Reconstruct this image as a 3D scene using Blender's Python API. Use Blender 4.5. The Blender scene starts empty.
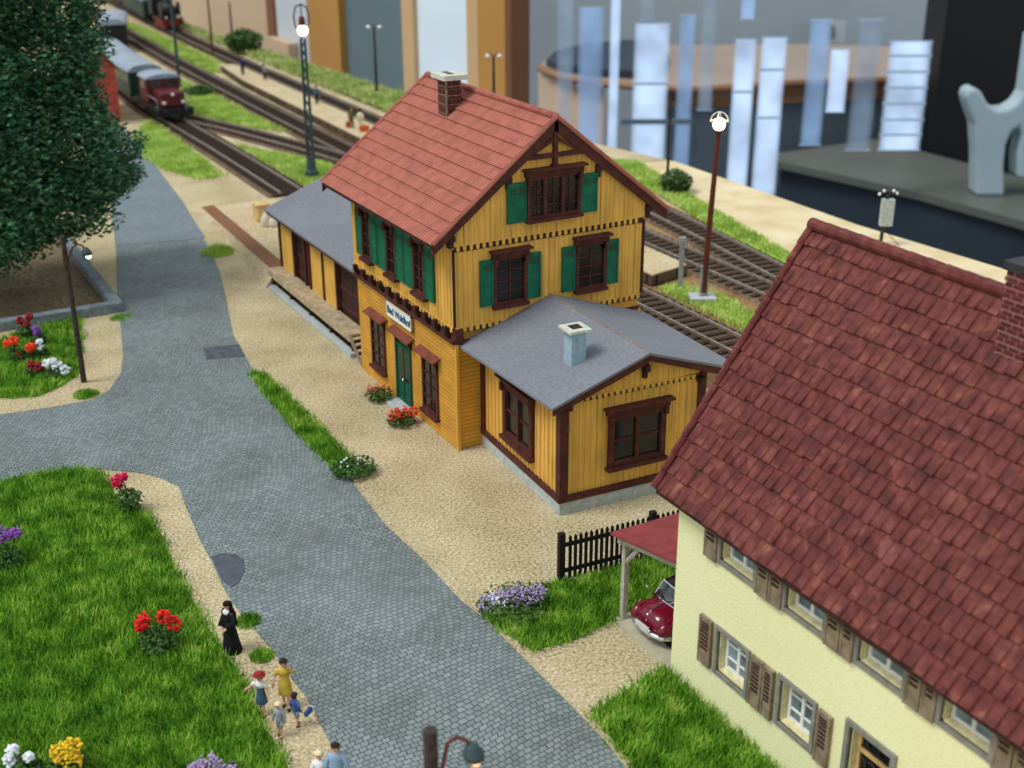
import bpy, bmesh, math, random
from mathutils import Matrix, Vector
random.seed(7)
PI = math.pi
SC = bpy.context.scene
COL = SC.collection

# ------------------------------------------------------------------ camera numbers (metres of the miniature's own world)
FPX, PITCH, YAW, ROLL = 1250.35, .4006, .503, -.0037
CAM = Vector((-18.6362, -38.1387, 20.6364))
FW = Vector((math.sin(YAW)*math.cos(PITCH), math.cos(YAW)*math.cos(PITCH), -math.sin(PITCH)))
RT = Vector((math.cos(YAW), -math.sin(YAW), 0))
UP = RT.cross(FW)
RT, UP = RT*math.cos(ROLL)+UP*math.sin(ROLL), -RT*math.sin(ROLL)+UP*math.cos(ROLL)
FH = Vector((math.sin(YAW), math.cos(YAW), 0))
RH = Vector((math.cos(YAW), -math.sin(YAW), 0))

def ray(px, py): return FW+RT*((px-512)/FPX)-UP*((py-384)/FPX)
def g(px, py, z=0):
    d = ray(px, py); return CAM+d*((z-CAM.z)/d.z)
def onx(x, px, py):
    d = ray(px, py); return CAM+d*((x-CAM.x)/d.x)
def ony(y, px, py):
    d = ray(px, py); return CAM+d*((y-CAM.y)/d.y)
def far(px, py, D):
    d = ray(px, py); return CAM+d*(D/d.dot(FH))
def ht(b, t):
    B = g(*b); d = ray(*t)
    s = ((B.x-CAM.x)*d.x+(B.y-CAM.y)*d.y)/(d.x*d.x+d.y*d.y)
    return (CAM+d*s).z

# ------------------------------------------------------------------ materials
def lin(c): return tuple(((v/255)/12.92 if v/255 <= .04045 else ((v/255+.055)/1.055)**2.4) for v in c)
MATS = {}
class NT:
    def __init__(s, name, rough=.8, spec=.3, metal=0):
        s.m = bpy.data.materials.new(name); s.m.use_nodes = True; s.t = s.m.node_tree
        s.b = s.t.nodes['Principled BSDF']
        s.b.inputs['Roughness'].default_value = rough
        s.b.inputs['Specular IOR Level'].default_value = spec
        s.b.inputs['Metallic'].default_value = metal
        MATS[name] = s.m
    def n(s, t, **k):
        o = s.t.nodes.new(t)
        for a, v in k.items(): setattr(o, a, v)
        return o
    def l(s, a, b): s.t.links.new(a, b)
    def coord(s, scale=(1, 1, 1), rot=(0, 0, 0)):
        tc = s.n('ShaderNodeTexCoord'); mp = s.n('ShaderNodeMapping')
        mp.inputs['Scale'].default_value = scale; mp.inputs['Rotation'].default_value = rot
        s.l(tc.outputs['Object'], mp.inputs[0]); return mp.outputs[0]
    def noise(s, sc, detail=3, vec=None):
        o = s.n('ShaderNodeTexNoise'); o.inputs['Scale'].default_value = sc; o.inputs['Detail'].default_value = detail
        s.l(vec or s.coord(), o.inputs['Vector']); return o.outputs['Fac']
    def ramp(s, fac, stops):
        r = s.n('ShaderNodeValToRGB'); e = r.color_ramp.elements
        while len(e) < len(stops): e.new(.5)
        for i, (p, c) in enumerate(stops):
            e[i].position = p; e[i].color = (*lin(c), 1)
        s.l(fac, r.inputs[0]); return r.outputs[0]
    def mix(s, fac, a, b, mode='MIX'):
        m = s.n('ShaderNodeMix', data_type='RGBA', blend_type=mode)
        for i, v in ((0, fac), (6, a), (7, b)):
            if isinstance(v, (int, float)): m.inputs[i].default_value = v
            elif isinstance(v, tuple): m.inputs[i].default_value = (*lin(v), 1)
            else: s.l(v, m.inputs[i])
        return m.outputs[2]
    def math(s, op, a, b=0.0):
        m = s.n('ShaderNodeMath', operation=op)
        for i, v in ((0, a), (1, b)):
            if isinstance(v, (int, float)): m.inputs[i].default_value = v
            else: s.l(v, m.inputs[i])
        return m.outputs[0]
    def color(s, c):
        if isinstance(c, tuple): s.b.inputs['Base Color'].default_value = (*lin(c), 1)
        else: s.l(c, s.b.inputs['Base Color'])
    def bump(s, h, strength=.5, dist=.05):
        o = s.n('ShaderNodeBump'); o.inputs['Strength'].default_value = strength; o.inputs['Distance'].default_value = dist
        s.l(h, o.inputs['Height']); s.l(o.outputs[0], s.b.inputs['Normal'])

def plain(name, c, rough=.8, var=.12, nscale=6, spec=.3, metal=0):
    t = NT(name, rough, spec, metal)
    lo = tuple(max(0, v*(1-var)) for v in c); hi = tuple(min(255, v*(1+var)) for v in c)
    t.color(t.ramp(t.noise(nscale), [(.3, lo), (.7, hi)])); return t.m
def speck(name, stops, sc=14, big=.5, bumps=.4, rough=.95):
    t = NT(name, rough, .15)
    a = t.noise(sc, 4); b = t.noise(big, 3)
    f = t.math('ADD', t.math('MULTIPLY', a, .72), t.math('MULTIPLY', b, .28))
    t.color(t.ramp(f, stops)); t.bump(a, bumps, .05); return t.m
def glow(name, c, st):
    m = bpy.data.materials.new(name); m.use_nodes = True; t = m.node_tree
    t.nodes.remove(t.nodes['Principled BSDF']); e = t.nodes.new('ShaderNodeEmission')
    e.inputs[0].default_value = (*lin(c), 1); e.inputs[1].default_value = st
    t.links.new(e.outputs[0], t.nodes['Material Output'].inputs[0]); MATS[name] = m; return m

speck('sand', [(.34, (112, 98, 70)), (.45, (172, 158, 122)), (.55, (192, 178, 142)), (.68, (228, 218, 188))], 11, .35)
speck('earth', [(.3, (74, 62, 48)), (.5, (120, 104, 80)), (.7, (160, 144, 112))], 7, .4)
speck('ballast', [(.3, (58, 46, 38)), (.5, (102, 84, 66)), (.7, (146, 126, 100))], 10, .5)
speck('rusty_gravel', [(.3, (92, 70, 44)), (.5, (142, 112, 74)), (.7, (178, 150, 110))], 9, .6)
speck('platform_sand', [(.3, (160, 142, 108)), (.5, (192, 176, 138)), (.7, (212, 198, 164))], 7, .5)
speck('board_wood', [(.3, (196, 176, 132)), (.5, (214, 198, 156)), (.7, (226, 214, 180))], .4, .1, .05)
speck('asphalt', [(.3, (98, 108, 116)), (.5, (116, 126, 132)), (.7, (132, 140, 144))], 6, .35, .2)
speck('concrete', [(.3, (150, 160, 160)), (.5, (176, 184, 182)), (.7, (194, 200, 196))], 5, .8, .15)
speck('kerb_stone', [(.3, (92, 104, 108)), (.5, (120, 132, 136)), (.7, (144, 154, 156))], 3, .8, .25)
speck('plaster', [(.3, (228, 226, 168)), (.5, (236, 235, 182)), (.7, (242, 242, 196))], 16, .3, .3)
speck('tar_paper', [(.3, (112, 115, 123)), (.5, (123, 126, 133)), (.7, (135, 138, 144))], 9, .5, .15)
speck('turf', [(.3, (60, 98, 24)), (.5, (86, 130, 36)), (.7, (116, 156, 50))], 5, .5)
speck('turf_light', [(.3, (110, 140, 52)), (.5, (142, 172, 66)), (.7, (172, 196, 90))], 4, .4)
plain('dark_iron', (44, 46, 48), .5, .15)
plain('lattice_green', (58, 74, 78), .6)
plain('pole_brown', (92, 44, 32), .6, .15)
plain('pole_wood', (62, 52, 46), .85, .25)
plain('grey_steel', (150, 156, 156), .5, .1)
plain('rail_steel', (176, 164, 150), .35, .15, 4, .6, .6)
plain('sleeper_wood', (58, 45, 38), .9, .3, 2)
plain('brown_wood', (78, 40, 32), .75, .2, 3)
plain('dark_brown', (58, 34, 28), .75, .2, 3)
plain('canopy_brown', (122, 66, 48), .8, .15, 3)
plain('shutter_green', (16, 98, 70), .7, .12, 3)
plain('door_green', (14, 84, 62), .6, .12, 3)
plain('deck_wood', (172, 156, 126), .85, .14, 3)
plain('slab', (178, 172, 148), .9, .06, 3)
plain('grey_wood', (132, 118, 96), .85, .16, 4)
plain('post_wood', (176, 172, 154), .85, .1, 4)
plain('window_grey', (132, 130, 122), .8, .1, 4)
plain('window_white', (224, 226, 222), .7, .05)
plain('reveal_cream', (214, 206, 158), .85, .08)
plain('carport_red', (132, 58, 56), .8, .1, 2)
plain('red_tile_far', (176, 78, 62), .85, .15, 2)
plain('fence_black', (30, 26, 24), .8, .2)
plain('white_paint', (232, 234, 230), .6, .04)
plain('pale_blue_paint', (150, 178, 190), .75, .07)
plain('cap_stone', (196, 200, 186), .85, .08)
plain('sign_ink', (44, 84, 104), .7, .05)
plain('coach_green', (38, 66, 54), .5, .12)
plain('coach_red', (92, 34, 36), .5, .15)
plain('coach_roof', (142, 156, 170), .45, .08, 1)
plain('loco_red', (88, 32, 36), .4, .15)
plain('frame_red', (140, 36, 36), .5, .15)
plain('loco_black', (30, 32, 34), .45, .2)
plain('chrome', (220, 222, 226), .15, .04, 4, .6, .9)
plain('car_red', (112, 14, 40), .18, .05, 2, .6)
plain('car_roof', (52, 14, 24), .25, .1, 2, .5)
plain('tyre', (24, 24, 24), .9)
plain('plate', (206, 198, 200), .6, .03)
plain('rust_steel', (136, 118, 96), .8, .2)
plain('manhole', (78, 84, 92), .8, .12, 3)
plain('crate_wood', (206, 172, 112), .85, .15, 3)
plain('sack_cloth', (206, 198, 176), .95, .1, 5)
plain('bark', (52, 40, 32), .95, .3, 3)
plain('skin', (222, 168, 138), .7, .04)
plain('habit_black', (18, 18, 22), .9, .2)
plain('cloth_white', (226, 228, 228), .9, .05)
plain('cloth_yellow', (196, 168, 66), .9, .1)
plain('cloth_denim', (62, 92, 112), .9, .1)
plain('cloth_blue', (56, 88, 148), .9, .1)
plain('cloth_light_blue', (132, 160, 186), .9, .08)
plain('cloth_grey', (142, 152, 156), .9, .08)
plain('cloth_brown', (118, 78, 48), .9, .1)
plain('cloth_olive', (96, 92, 60), .9, .1)
plain('cloth_navy', (44, 52, 92), .9, .1)
plain('cloth_cream', (214, 206, 176), .9, .05)
plain('hat_red', (142, 44, 48), .9, .1)
plain('straw', (226, 212, 170), .9, .06)
plain('hair_dark', (38, 32, 30), .8, .15)
plain('hair_brown', (98, 60, 34), .8, .15)
plain('shoe', (52, 34, 24), .6, .15)
plain('bag_orange', (206, 92, 46), .7, .1)
plain('eye', (28, 24, 24), .4, .02)
plain('lips', (168, 84, 76), .7, .02)
plain('blossom_red', (222, 42, 34), .8, .12, 9)
plain('blossom_pink', (206, 36, 84), .8, .15, 9)
plain('blossom_dark_red', (142, 34, 46), .8, .15, 9)
plain('blossom_orange', (228, 72, 38), .8, .12, 9)
plain('blossom_coral', (214, 104, 74), .8, .15, 9)
plain('blossom_purple', (136, 82, 170), .8, .12, 9)
plain('blossom_lilac', (170, 150, 190), .8, .15, 9)
plain('blossom_white', (226, 232, 236), .8, .05, 9)
plain('blossom_yellow', (226, 190, 44), .8, .1, 9)
plain('lit_bulb_glass', (236, 232, 226), .1, .03, 4, .6)
plain('beige_panel', (196, 170, 136), .8, .03, .05)
plain('brown_strip', (124, 84, 58), .8, .06, .05)
plain('pale_panel', (196, 200, 206), .8, .03, .05)
plain('ochre_wood', (184, 134, 66), .6, .05, .06)
plain('teal_panel', (100, 118, 122), .7, .03, .05)
plain('tan_wood', (206, 170, 124), .6, .04, .06)
plain('white_panel', (226, 240, 250), .6, .02, .05)
plain('wall_blue_grey', (172, 182, 188), .8, .04, .03)
plain('counter_wood', (214, 186, 156), .25, .05, .05, .5)
plain('counter_top', (168, 148, 130), .25, .05, .05, .5)
plain('rubber_mat', (46, 58, 72), .5, .1, .05)
plain('bench_top', (92, 96, 90), .4, .06, .05)
plain('bench_side', (44, 54, 64), .5, .1, .05)
plain('cabinet_black', (20, 20, 24), .5, .1, .05)
plain('white_plastic', (168, 188, 196), .4, .03, .05)
plain('mullion_grey', (104, 120, 134), .6, .06, .05)
plain('pane_bar', (176, 200, 226), .6, .03, .05)  # bars across the added reflection panes
plain('skirt_grey', (112, 124, 132), .5, .05, .05)
plain('counter_edge', (142, 104, 72), .5, .06, .05)
glow('bulb', (255, 226, 190), 9.0)
glow('bulb_dim', (255, 190, 130), 3.0)
def streak_glow(name, c, st, op):  # glowing see-through sheet that imitates a reflected window streak
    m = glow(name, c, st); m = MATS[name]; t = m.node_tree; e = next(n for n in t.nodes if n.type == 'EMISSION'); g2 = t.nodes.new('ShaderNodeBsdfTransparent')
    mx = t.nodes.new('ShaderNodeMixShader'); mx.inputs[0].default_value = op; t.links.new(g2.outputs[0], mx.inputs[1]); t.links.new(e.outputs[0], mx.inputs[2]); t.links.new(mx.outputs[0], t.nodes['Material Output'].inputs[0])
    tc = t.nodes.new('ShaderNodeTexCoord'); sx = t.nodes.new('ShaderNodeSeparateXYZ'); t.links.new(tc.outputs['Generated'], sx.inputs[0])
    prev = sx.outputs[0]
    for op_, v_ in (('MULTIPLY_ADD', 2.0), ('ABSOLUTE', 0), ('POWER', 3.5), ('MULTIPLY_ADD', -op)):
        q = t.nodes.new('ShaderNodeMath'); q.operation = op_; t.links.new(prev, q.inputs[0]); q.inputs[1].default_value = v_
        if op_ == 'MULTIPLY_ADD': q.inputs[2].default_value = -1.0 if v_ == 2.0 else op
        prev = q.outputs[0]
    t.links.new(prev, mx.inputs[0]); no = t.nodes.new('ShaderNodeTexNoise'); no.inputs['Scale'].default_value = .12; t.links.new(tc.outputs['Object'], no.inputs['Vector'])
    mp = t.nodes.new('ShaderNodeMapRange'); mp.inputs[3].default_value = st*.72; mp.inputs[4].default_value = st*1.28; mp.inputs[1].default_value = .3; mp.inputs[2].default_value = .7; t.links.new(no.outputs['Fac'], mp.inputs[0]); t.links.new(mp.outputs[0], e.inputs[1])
streak_glow('frost', (196, 222, 255), .95, .86); streak_glow('frost_soft', (170, 205, 250), .8, .7); streak_glow('frost_dim', (150, 186, 232), .75, .55); streak_glow('frost_faint', (170, 196, 225), .6, .3)

def foliage(name, stops, sc=2.5, transl=.25):
    t = NT(name, .65, .25)
    t.color(t.ramp(t.noise(sc, 4), stops)); return t.m
foliage('leaf_dark', [(.3, (34, 70, 50)), (.48, (60, 104, 72)), (.62, (98, 140, 100)), (.78, (150, 180, 132))], 2.2)
foliage('leaf_mid', [(.3, (34, 62, 26)), (.5, (58, 94, 38)), (.7, (92, 124, 58))], 4)
foliage('leaf_bush', [(.3, (44, 70, 30)), (.5, (72, 100, 48)), (.7, (110, 130, 72))], 5)
foliage('blade', [(.3, (74, 120, 26)), (.47, (106, 158, 40)), (.62, (144, 188, 64)), (.78, (194, 208, 108))], 1.4)
foliage('blade_far', [(.3, (146, 180, 74)), (.5, (180, 206, 98)), (.7, (206, 222, 132))], .5)
foliage('blade_pale', [(.3, (136, 158, 78)), (.5, (176, 190, 110)), (.7, (206, 210, 150))], .7)

t = NT('floor_gloss', .12, .6); t.color(t.ramp(t.noise(.02), [(.3, (70, 84, 96)), (.7, (92, 106, 116))]))

# cobbles: bricks laid in slightly wavering courses
t = NT('cobbles', .75, .3)
v = t.coord(rot=(0, 0, -math.atan2(-.17, -2.75)))
ns = t.n('ShaderNodeTexNoise'); ns.inputs['Scale'].default_value = .22; ns.inputs['Detail'].default_value = 2; t.l(v, ns.inputs['Vector'])
sb = t.n('ShaderNodeVectorMath', operation='SUBTRACT'); t.l(ns.outputs['Color'], sb.inputs[0]); sb.inputs[1].default_value = (.5, .5, .5)
sc_ = t.n('ShaderNodeVectorMath', operation='SCALE'); t.l(sb.outputs[0], sc_.inputs[0]); sc_.inputs['Scale'].default_value = 1.3
ad = t.n('ShaderNodeVectorMath', operation='ADD'); t.l(v, ad.inputs[0]); t.l(sc_.outputs[0], ad.inputs[1])
ns2 = t.n('ShaderNodeTexNoise'); ns2.inputs['Scale'].default_value = 3.0; t.l(v, ns2.inputs['Vector'])
sb2 = t.n('ShaderNodeVectorMath', operation='SUBTRACT'); t.l(ns2.outputs['Color'], sb2.inputs[0]); sb2.inputs[1].default_value = (.5, .5, .5)
sc2 = t.n('ShaderNodeVectorMath', operation='SCALE'); t.l(sb2.outputs[0], sc2.inputs[0]); sc2.inputs['Scale'].default_value = .07
ad2 = t.n('ShaderNodeVectorMath', operation='ADD'); t.l(ad.outputs[0], ad2.inputs[0]); t.l(sc2.outputs[0], ad2.inputs[1])
br = t.n('ShaderNodeTexBrick'); br.inputs['Scale'].default_value = 1; br.inputs['Brick Width'].default_value = .2
br.inputs['Row Height'].default_value = .175; br.inputs['Mortar Size'].default_value = .014; br.inputs['Mortar Smooth'].default_value = .6
br.inputs['Color1'].default_value = (*lin((142, 152, 152)), 1); br.inputs['Color2'].default_value = (*lin((118, 130, 132)), 1)
br.inputs['Mortar'].default_value = (*lin((60, 68, 68)), 1); br.inputs['Bias'].default_value = 0
t.l(ad2.outputs[0], br.inputs['Vector'])
dirt = t.ramp(t.noise(.35, 4), [(.35, (228, 226, 222)), (.65, (255, 255, 255))])
t.color(t.mix(1.0, br.outputs['Color'], dirt, 'MULTIPLY'))
t.bump(t.math('SUBTRACT', 1.0, br.outputs['Fac']), .6, .04)

def siding(name, c, axis, period, dark=.62):
    """boards: a thin dark joint every PERIOD along AXIS (object space)"""
    t = NT(name, .75, .25)
    sp = t.n('ShaderNodeSeparateXYZ'); t.l(t.coord(), sp.inputs[0])
    if axis == 'h': src = sp.outputs[2]
    else: src = t.math('ADD', sp.outputs[0], sp.outputs[1])
    fr = t.math('FRACT', t.math('DIVIDE', src, period))
    edge = t.math('LESS_THAN', fr, .16)
    lo = tuple(v*.92 for v in c); hi = tuple(min(255, v*1.07) for v in c)
    base = t.ramp(t.noise(2.2, 4, t.coord((1, 1, .35) if axis == 'v' else (.35, .35, 1))), [(.3, lo), (.7, hi)])
    t.color(t.mix(t.math('MULTIPLY', edge, 1-dark), base, tuple(v*.35 for v in c)))
    t.bump(fr, .5, .03); return t.m
siding('yellow_clapboard', (216, 158, 62), 'h', .16, .5)
siding('yellow_boards', (224, 174, 82), 'v', .21, .7)
siding('yellow_flat', (216, 162, 70), 'v', 40)

def tiles_mat(name, c, period, dk=.55):
    t = NT(name, .8, .2)
    sp = t.n('ShaderNodeSeparateXYZ'); t.l(t.coord(), sp.inputs[0])
    fr = t.math('FRACT', t.math('DIVIDE', sp.outputs[1], period))
    tri = t.math('ABSOLUTE', t.math('SUBTRACT', fr, .5))
    n1 = t.noise(2.2, 4)
    base = t.ramp(n1, [(.3, tuple(v*.9 for v in c)), (.5, c), (.7, tuple(min(255, v*1.07) for v in c))])
    t.color(t.mix(t.math('MULTIPLY', t.math('LESS_THAN', fr, .3), .55), base, tuple(v*dk for v in c)))
    t.bump(tri, .5, .05); return t.m
tiles_mat('red_tiles', (172, 103, 86), .19)
t = NT('maroon_tiles', .7, .3)
vor = t.n('ShaderNodeTexVoronoi'); vor.inputs['Scale'].default_value = 2.4; t.l(t.coord(), vor.inputs['Vector'])
n1 = t.noise(3.5, 5)
f_ = t.math('ADD', t.math('MULTIPLY', n1, .75), t.math('MULTIPLY', vor.outputs['Color'], .25))
t.color(t.ramp(f_, [(.3, (78, 34, 33)), (.5, (102, 46, 43)), (.66, (120, 64, 56)), (.8, (146, 92, 78))]))
t.bump(n1, .3, .03)

def bricks(name, c1, c2, mort, w, h):
    t = NT(name, .85, .2)
    tc = t.n('ShaderNodeTexCoord'); sp = t.n('ShaderNodeSeparateXYZ'); t.l(tc.outputs['Object'], sp.inputs[0])
    cb = t.n('ShaderNodeCombineXYZ'); t.l(t.math('ADD', sp.outputs[0], sp.outputs[1]), cb.inputs[0]); t.l(sp.outputs[2], cb.inputs[1])
    b = t.n('ShaderNodeTexBrick'); b.inputs['Scale'].default_value = 1; b.inputs['Brick Width'].default_value = w; b.inputs['Row Height'].default_value = h
    b.inputs['Mortar Size'].default_value = .012; b.inputs['Color1'].default_value = (*lin(c1), 1); b.inputs['Color2'].default_value = (*lin(c2), 1); b.inputs['Mortar'].default_value = (*lin(mort), 1)
    t.l(cb.outputs[0], b.inputs['Vector']); t.color(b.outputs['Color']); t.bump(t.math('SUBTRACT', 1., b.outputs['Fac']), .5, .02); return t.m
bricks('chimney_brick', (92, 54, 48), (68, 40, 38), (104, 84, 74), .36, .35)
bricks('house_brick', (104, 42, 44), (84, 32, 36), (150, 120, 112), .3, .12)
bricks('retaining_brick', (104, 84, 66), (82, 68, 54), (40, 36, 32), 1.9, 1.2); MATS['retaining_brick'].node_tree.nodes['Brick Texture'].inputs['Mortar Size'].default_value = .12
def glassm(name, c, rough=.12):
    t = NT(name, rough, .35 if 'car' not in name else .6); t.color(t.ramp(t.noise(1.4, 2), [(.35, tuple(v*.7 for v in c)), (.65, tuple(min(255, v*1.3) for v in c))])); return t.m
glassm('dark_glass', (30, 30, 30)); glassm('curtain_glass', (104, 118, 122)); glassm('car_glass', (96, 108, 112), .08)
glassm('cab_glass', (60, 62, 60))
glassm('door_glass', (26, 30, 30))

# ------------------------------------------------------------------ mesh building
class MB:
    def __init__(s, M=None): s.v = []; s.f = []; s.M = M
    def add(s, vs, fs):
        o = len(s.v)
        s.v += [(s.M @ Vector(p)) if s.M else Vector(p) for p in vs]
        s.f += [tuple(i+o for i in f) for f in fs]; return s
    def box(s, x0, x1, y0, y1, z0, z1, R=None):
        p = [(x, y, z) for z in (z0, z1) for y in (y0, y1) for x in (x0, x1)]
        if R: p = [R @ Vector(q) for q in p]
        return s.add(p, [(0, 2, 3, 1), (4, 5, 7, 6), (0, 1, 5, 4), (2, 6, 7, 3), (0, 4, 6, 2), (1, 3, 7, 5)])
    def prism(s, poly, z0, z1):
        n = len(poly)
        return s.add([(p[0], p[1], z0) for p in poly]+[(p[0], p[1], z1) for p in poly],
            [tuple(range(n))[::-1], tuple(range(n, 2*n))]+[(i, (i+1) % n, n+(i+1) % n, n+i) for i in range(n)])
    def extr(s, poly, d):
        """any planar polygon (3-D points) swept by vector d"""
        n = len(poly); d = Vector(d); poly = [Vector(p) for p in poly]
        return s.add(poly+[p+d for p in poly], [tuple(range(n))[::-1], tuple(range(n, 2*n))]+[(i, (i+1) % n, n+(i+1) % n, n+i) for i in range(n)])
    def rings(s, rs, cap=True, closed=True):
        n = len(rs[0]); vs = [p for r in rs for p in r]; fs = []
        for k in range(len(rs)-1):
            for i in range(n if closed else n-1):
                j = (i+1) % n; fs.append((k*n+i, k*n+j, (k+1)*n+j, (k+1)*n+i))
        if cap: fs += [tuple(range(n))[::-1], tuple(range((len(rs)-1)*n, len(rs)*n))]
        return s.add(vs, fs)
    def loft(s, secs, n=14):
        """secs: (x, y, z, rx, ry) horizontal ellipses"""
        return s.rings([[(x+rx*math.cos(2*PI*i/n), y+ry*math.sin(2*PI*i/n), z) for i in range(n)] for x, y, z, rx, ry in secs])
    def tube(s, pts, rad, n=8):
        pts = [Vector(p) for p in pts]
        if not isinstance(rad, (list, tuple)): rad = [rad]*len(pts)
        rs = []; ref = None
        for i, p in enumerate(pts):
            d = (pts[min(i+1, len(pts)-1)]-pts[max(i-1, 0)]).normalized()
            if ref is None: ref = Vector((1, 0, 0)) if abs(d.x) < .8 else Vector((0, 1, 0))
            a = (ref-d*ref.dot(d)).normalized(); b = d.cross(a); ref = a
            rs.append([p+(a*math.cos(2*PI*k/n)+b*math.sin(2*PI*k/n))*rad[i] for k in range(n)])
        return s.rings(rs)
    def ball(s, c, r, n=10, m=7):
        c = Vector(c); r = r if isinstance(r, (tuple, list)) else (r, r, r)
        rs = []
        for j in range(m+1):
            a = -PI/2+PI*(.02+.96*j/m)
            rs.append([(c.x+r[0]*math.cos(a)*math.cos(2*PI*i/n), c.y+r[1]*math.cos(a)*math.sin(2*PI*i/n), c.z+r[2]*math.sin(a)) for i in range(n)])
        return s.rings(rs)
    def quad(s, c, u, v):
        c = Vector(c); return s.add([c-u-v, c+u-v, c+u+v, c-u+v], [(0, 1, 2, 3)])
    def leaf(s, c, r, up=.4):
        a = random.uniform(0, 2*PI); t = random.uniform(-1.1, 1.1)
        u = Vector((math.cos(a), math.sin(a), random.uniform(-.5, .5)))*r
        w = Vector((-math.sin(a)*math.cos(t), math.cos(a)*math.cos(t), math.sin(t)))*r*.62
        c = Vector(c); return s.add([c-u, c+w*.9, c+u, c-w*.9], [(0, 1, 2, 3)])
    def build(s, name, mat, parent=None, smooth=False, bevel=0, recalc=True):
        me = bpy.data.meshes.new(name); me.from_pydata([tuple(p) for p in s.v], [], s.f)
        if recalc:
            bm = bmesh.new(); bm.from_mesh(me); bmesh.ops.recalc_face_normals(bm, faces=bm.faces); bm.to_mesh(me); bm.free()
        me.materials.append(MATS[mat] if isinstance(mat, str) else mat)
        if smooth: me.polygons.foreach_set('use_smooth', [True]*len(me.polygons))
        o = bpy.data.objects.new(name, me); COL.objects.link(o)
        if parent: o.parent = parent
        if bevel:
            b = o.modifiers.new('Bevel', 'BEVEL'); b.width = bevel; b.segments = 2; b.limit_method = 'ANGLE'
        return o

def tag(o, label, cat, group=None, kind=None):
    o['label'] = label; o['category'] = cat
    if group: o['group'] = group
    if kind: o['kind'] = kind
    return o
def thing(name, label, cat, loc=(0, 0, 0), rz=0, group=None):
    o = bpy.data.objects.new(name, None); COL.objects.link(o); o.location = loc; o.rotation_euler = (0, 0, rz); o.empty_display_size = .3
    return tag(o, label, cat, group)
def struct(o, label=None, cat=None):
    o['kind'] = 'structure'
    if label: o['label'] = label
    if cat: o['category'] = cat
    return o
def dup(root, loc, rz, label, group=None):
    r = root.copy(); COL.objects.link(r); r.location = loc; r.rotation_euler = (0, 0, rz); r['label'] = label
    if group: r['group'] = group
    for ch in list(root.children):
        c = ch.copy(); COL.objects.link(c); c.parent = r
        for gg in list(ch.children):
            d = gg.copy(); COL.objects.link(d); d.parent = c
    return r
def frame(o, u, n):
    """matrix: local x along the wall, y outward, z up"""
    u = Vector(u).normalized(); n = Vector(n).normalized()
    return Matrix(((u.x, n.x, 0, o[0]), (u.y, n.y, 0, o[1]), (0, 0, 1, o[2]), (0, 0, 0, 1)))

# ------------------------------------------------------------------ ground, road, lawns
def G(pts, z=0): return [tuple(g(x, y, z)) for x, y in pts]
def sheet(name, pts, z, mat, thick=.02):
    return MB().prism([(p[0], p[1]) for p in pts], z-thick, z).build(name, mat)

EDGE = [(-70, -60), (37, -60), (35.6, 5), (34.9, 15.6), (35.3, 35), (31.8, 52), (28.9, 69), (26.9, 101), (25.6, 119), (26, 190), (-70, 190)]
gm = MB().prism(EDGE, -2.2, 0).build('ground', 'sand'); struct(gm, 'sandy gravel ground of the model layout', 'ground')
struct(sheet('ground_board', [(36.8, -60), (35.5, 5), (34.8, 15.6), (35.2, 35), (32.5, 36), (31, 33), (27.2, 12), (25.2, -8), (25, -60)], .05, 'board_wood', .1),
       'bare sand coloured baseboard strip along the rear edge of the layout', 'board')

ROAD = [(70, 90), (125, 128), (132, 140), (140, 147), (155, 165), (170, 185), (185, 205), (207, 245), (220, 272), (226, 300), (233, 335), (250, 365), (254, 376), (270, 402),
        (284, 416), (300, 436), (321, 457), (336, 473), (351, 480), (361, 494), (385, 525), (420, 557), (460, 600), (485, 620), (510, 645), (537, 672), (575, 710), (605, 742), (632, 777), (680, 850),
        (380, 850), (345, 785), (330, 743), (320, 723), (307, 698), (287, 673), (273, 650), (250, 625), (232, 602), (222, 585), (212, 562), (200, 540), (186, 507), (179, 487), (160, 478),
        (140, 473), (105, 470), (82, 469), (40, 472), (0, 484), (-90, 510), (-90, 425), (0, 415), (50, 408), (93, 400), (110, 390), (121, 373), (123, 355), (121, 330), (118, 300), (116, 250), (110, 200), (100, 160), (60, 110)]
struct(sheet('road', G(ROAD), .03, 'cobbles', .03), 'grey cobbled village road', 'road')
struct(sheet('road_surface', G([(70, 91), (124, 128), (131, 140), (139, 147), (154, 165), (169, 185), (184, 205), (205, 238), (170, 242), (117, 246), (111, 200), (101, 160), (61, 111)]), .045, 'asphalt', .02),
       'smooth asphalt stretch of the road under the big tree', 'road')

def inside(p, poly):
    c = False; j = len(poly)-1
    for i in range(len(poly)):
        a, b = poly[i], poly[j]
        if (a[1] > p[1]) != (b[1] > p[1]) and p[0] < (b[0]-a[0])*(p[1]-a[1])/(b[1]-a[1])+a[0]: c = not c
        j = i
    return c
LINES = {
 'near': [(15.6, -55), (15.6, 20), (15.6, 50), (15.9, 90), (16.5, 112), (17.6, 136), (19.2, 166)],
 'far': [(22.0, -55), (22.0, -6), (21.8, 20), (21.9, 60), (22.0, 88), (22.4, 112), (23.0, 130), (23.8, 150), (25, 175)],
 'rear': [(22.15, -8), (22.8, 0), (24.6, 13), (25.9, 24), (26.4, 34), (26.2, 44)],
 'dead_end': [(7.6, 39.6), (7.6, 52), (7.4, 62), (7.2, 70), (7.3, 80), (7.7, 90), (9.2, 100), (12, 111), (14.5, 121), (15.8, 132)],
 'branch': [(7.9, 70), (8.9, 67), (10.6, 62), (12.5, 55), (14.1, 48.5), (15.2, 41), (15.6, 34)]}
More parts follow.
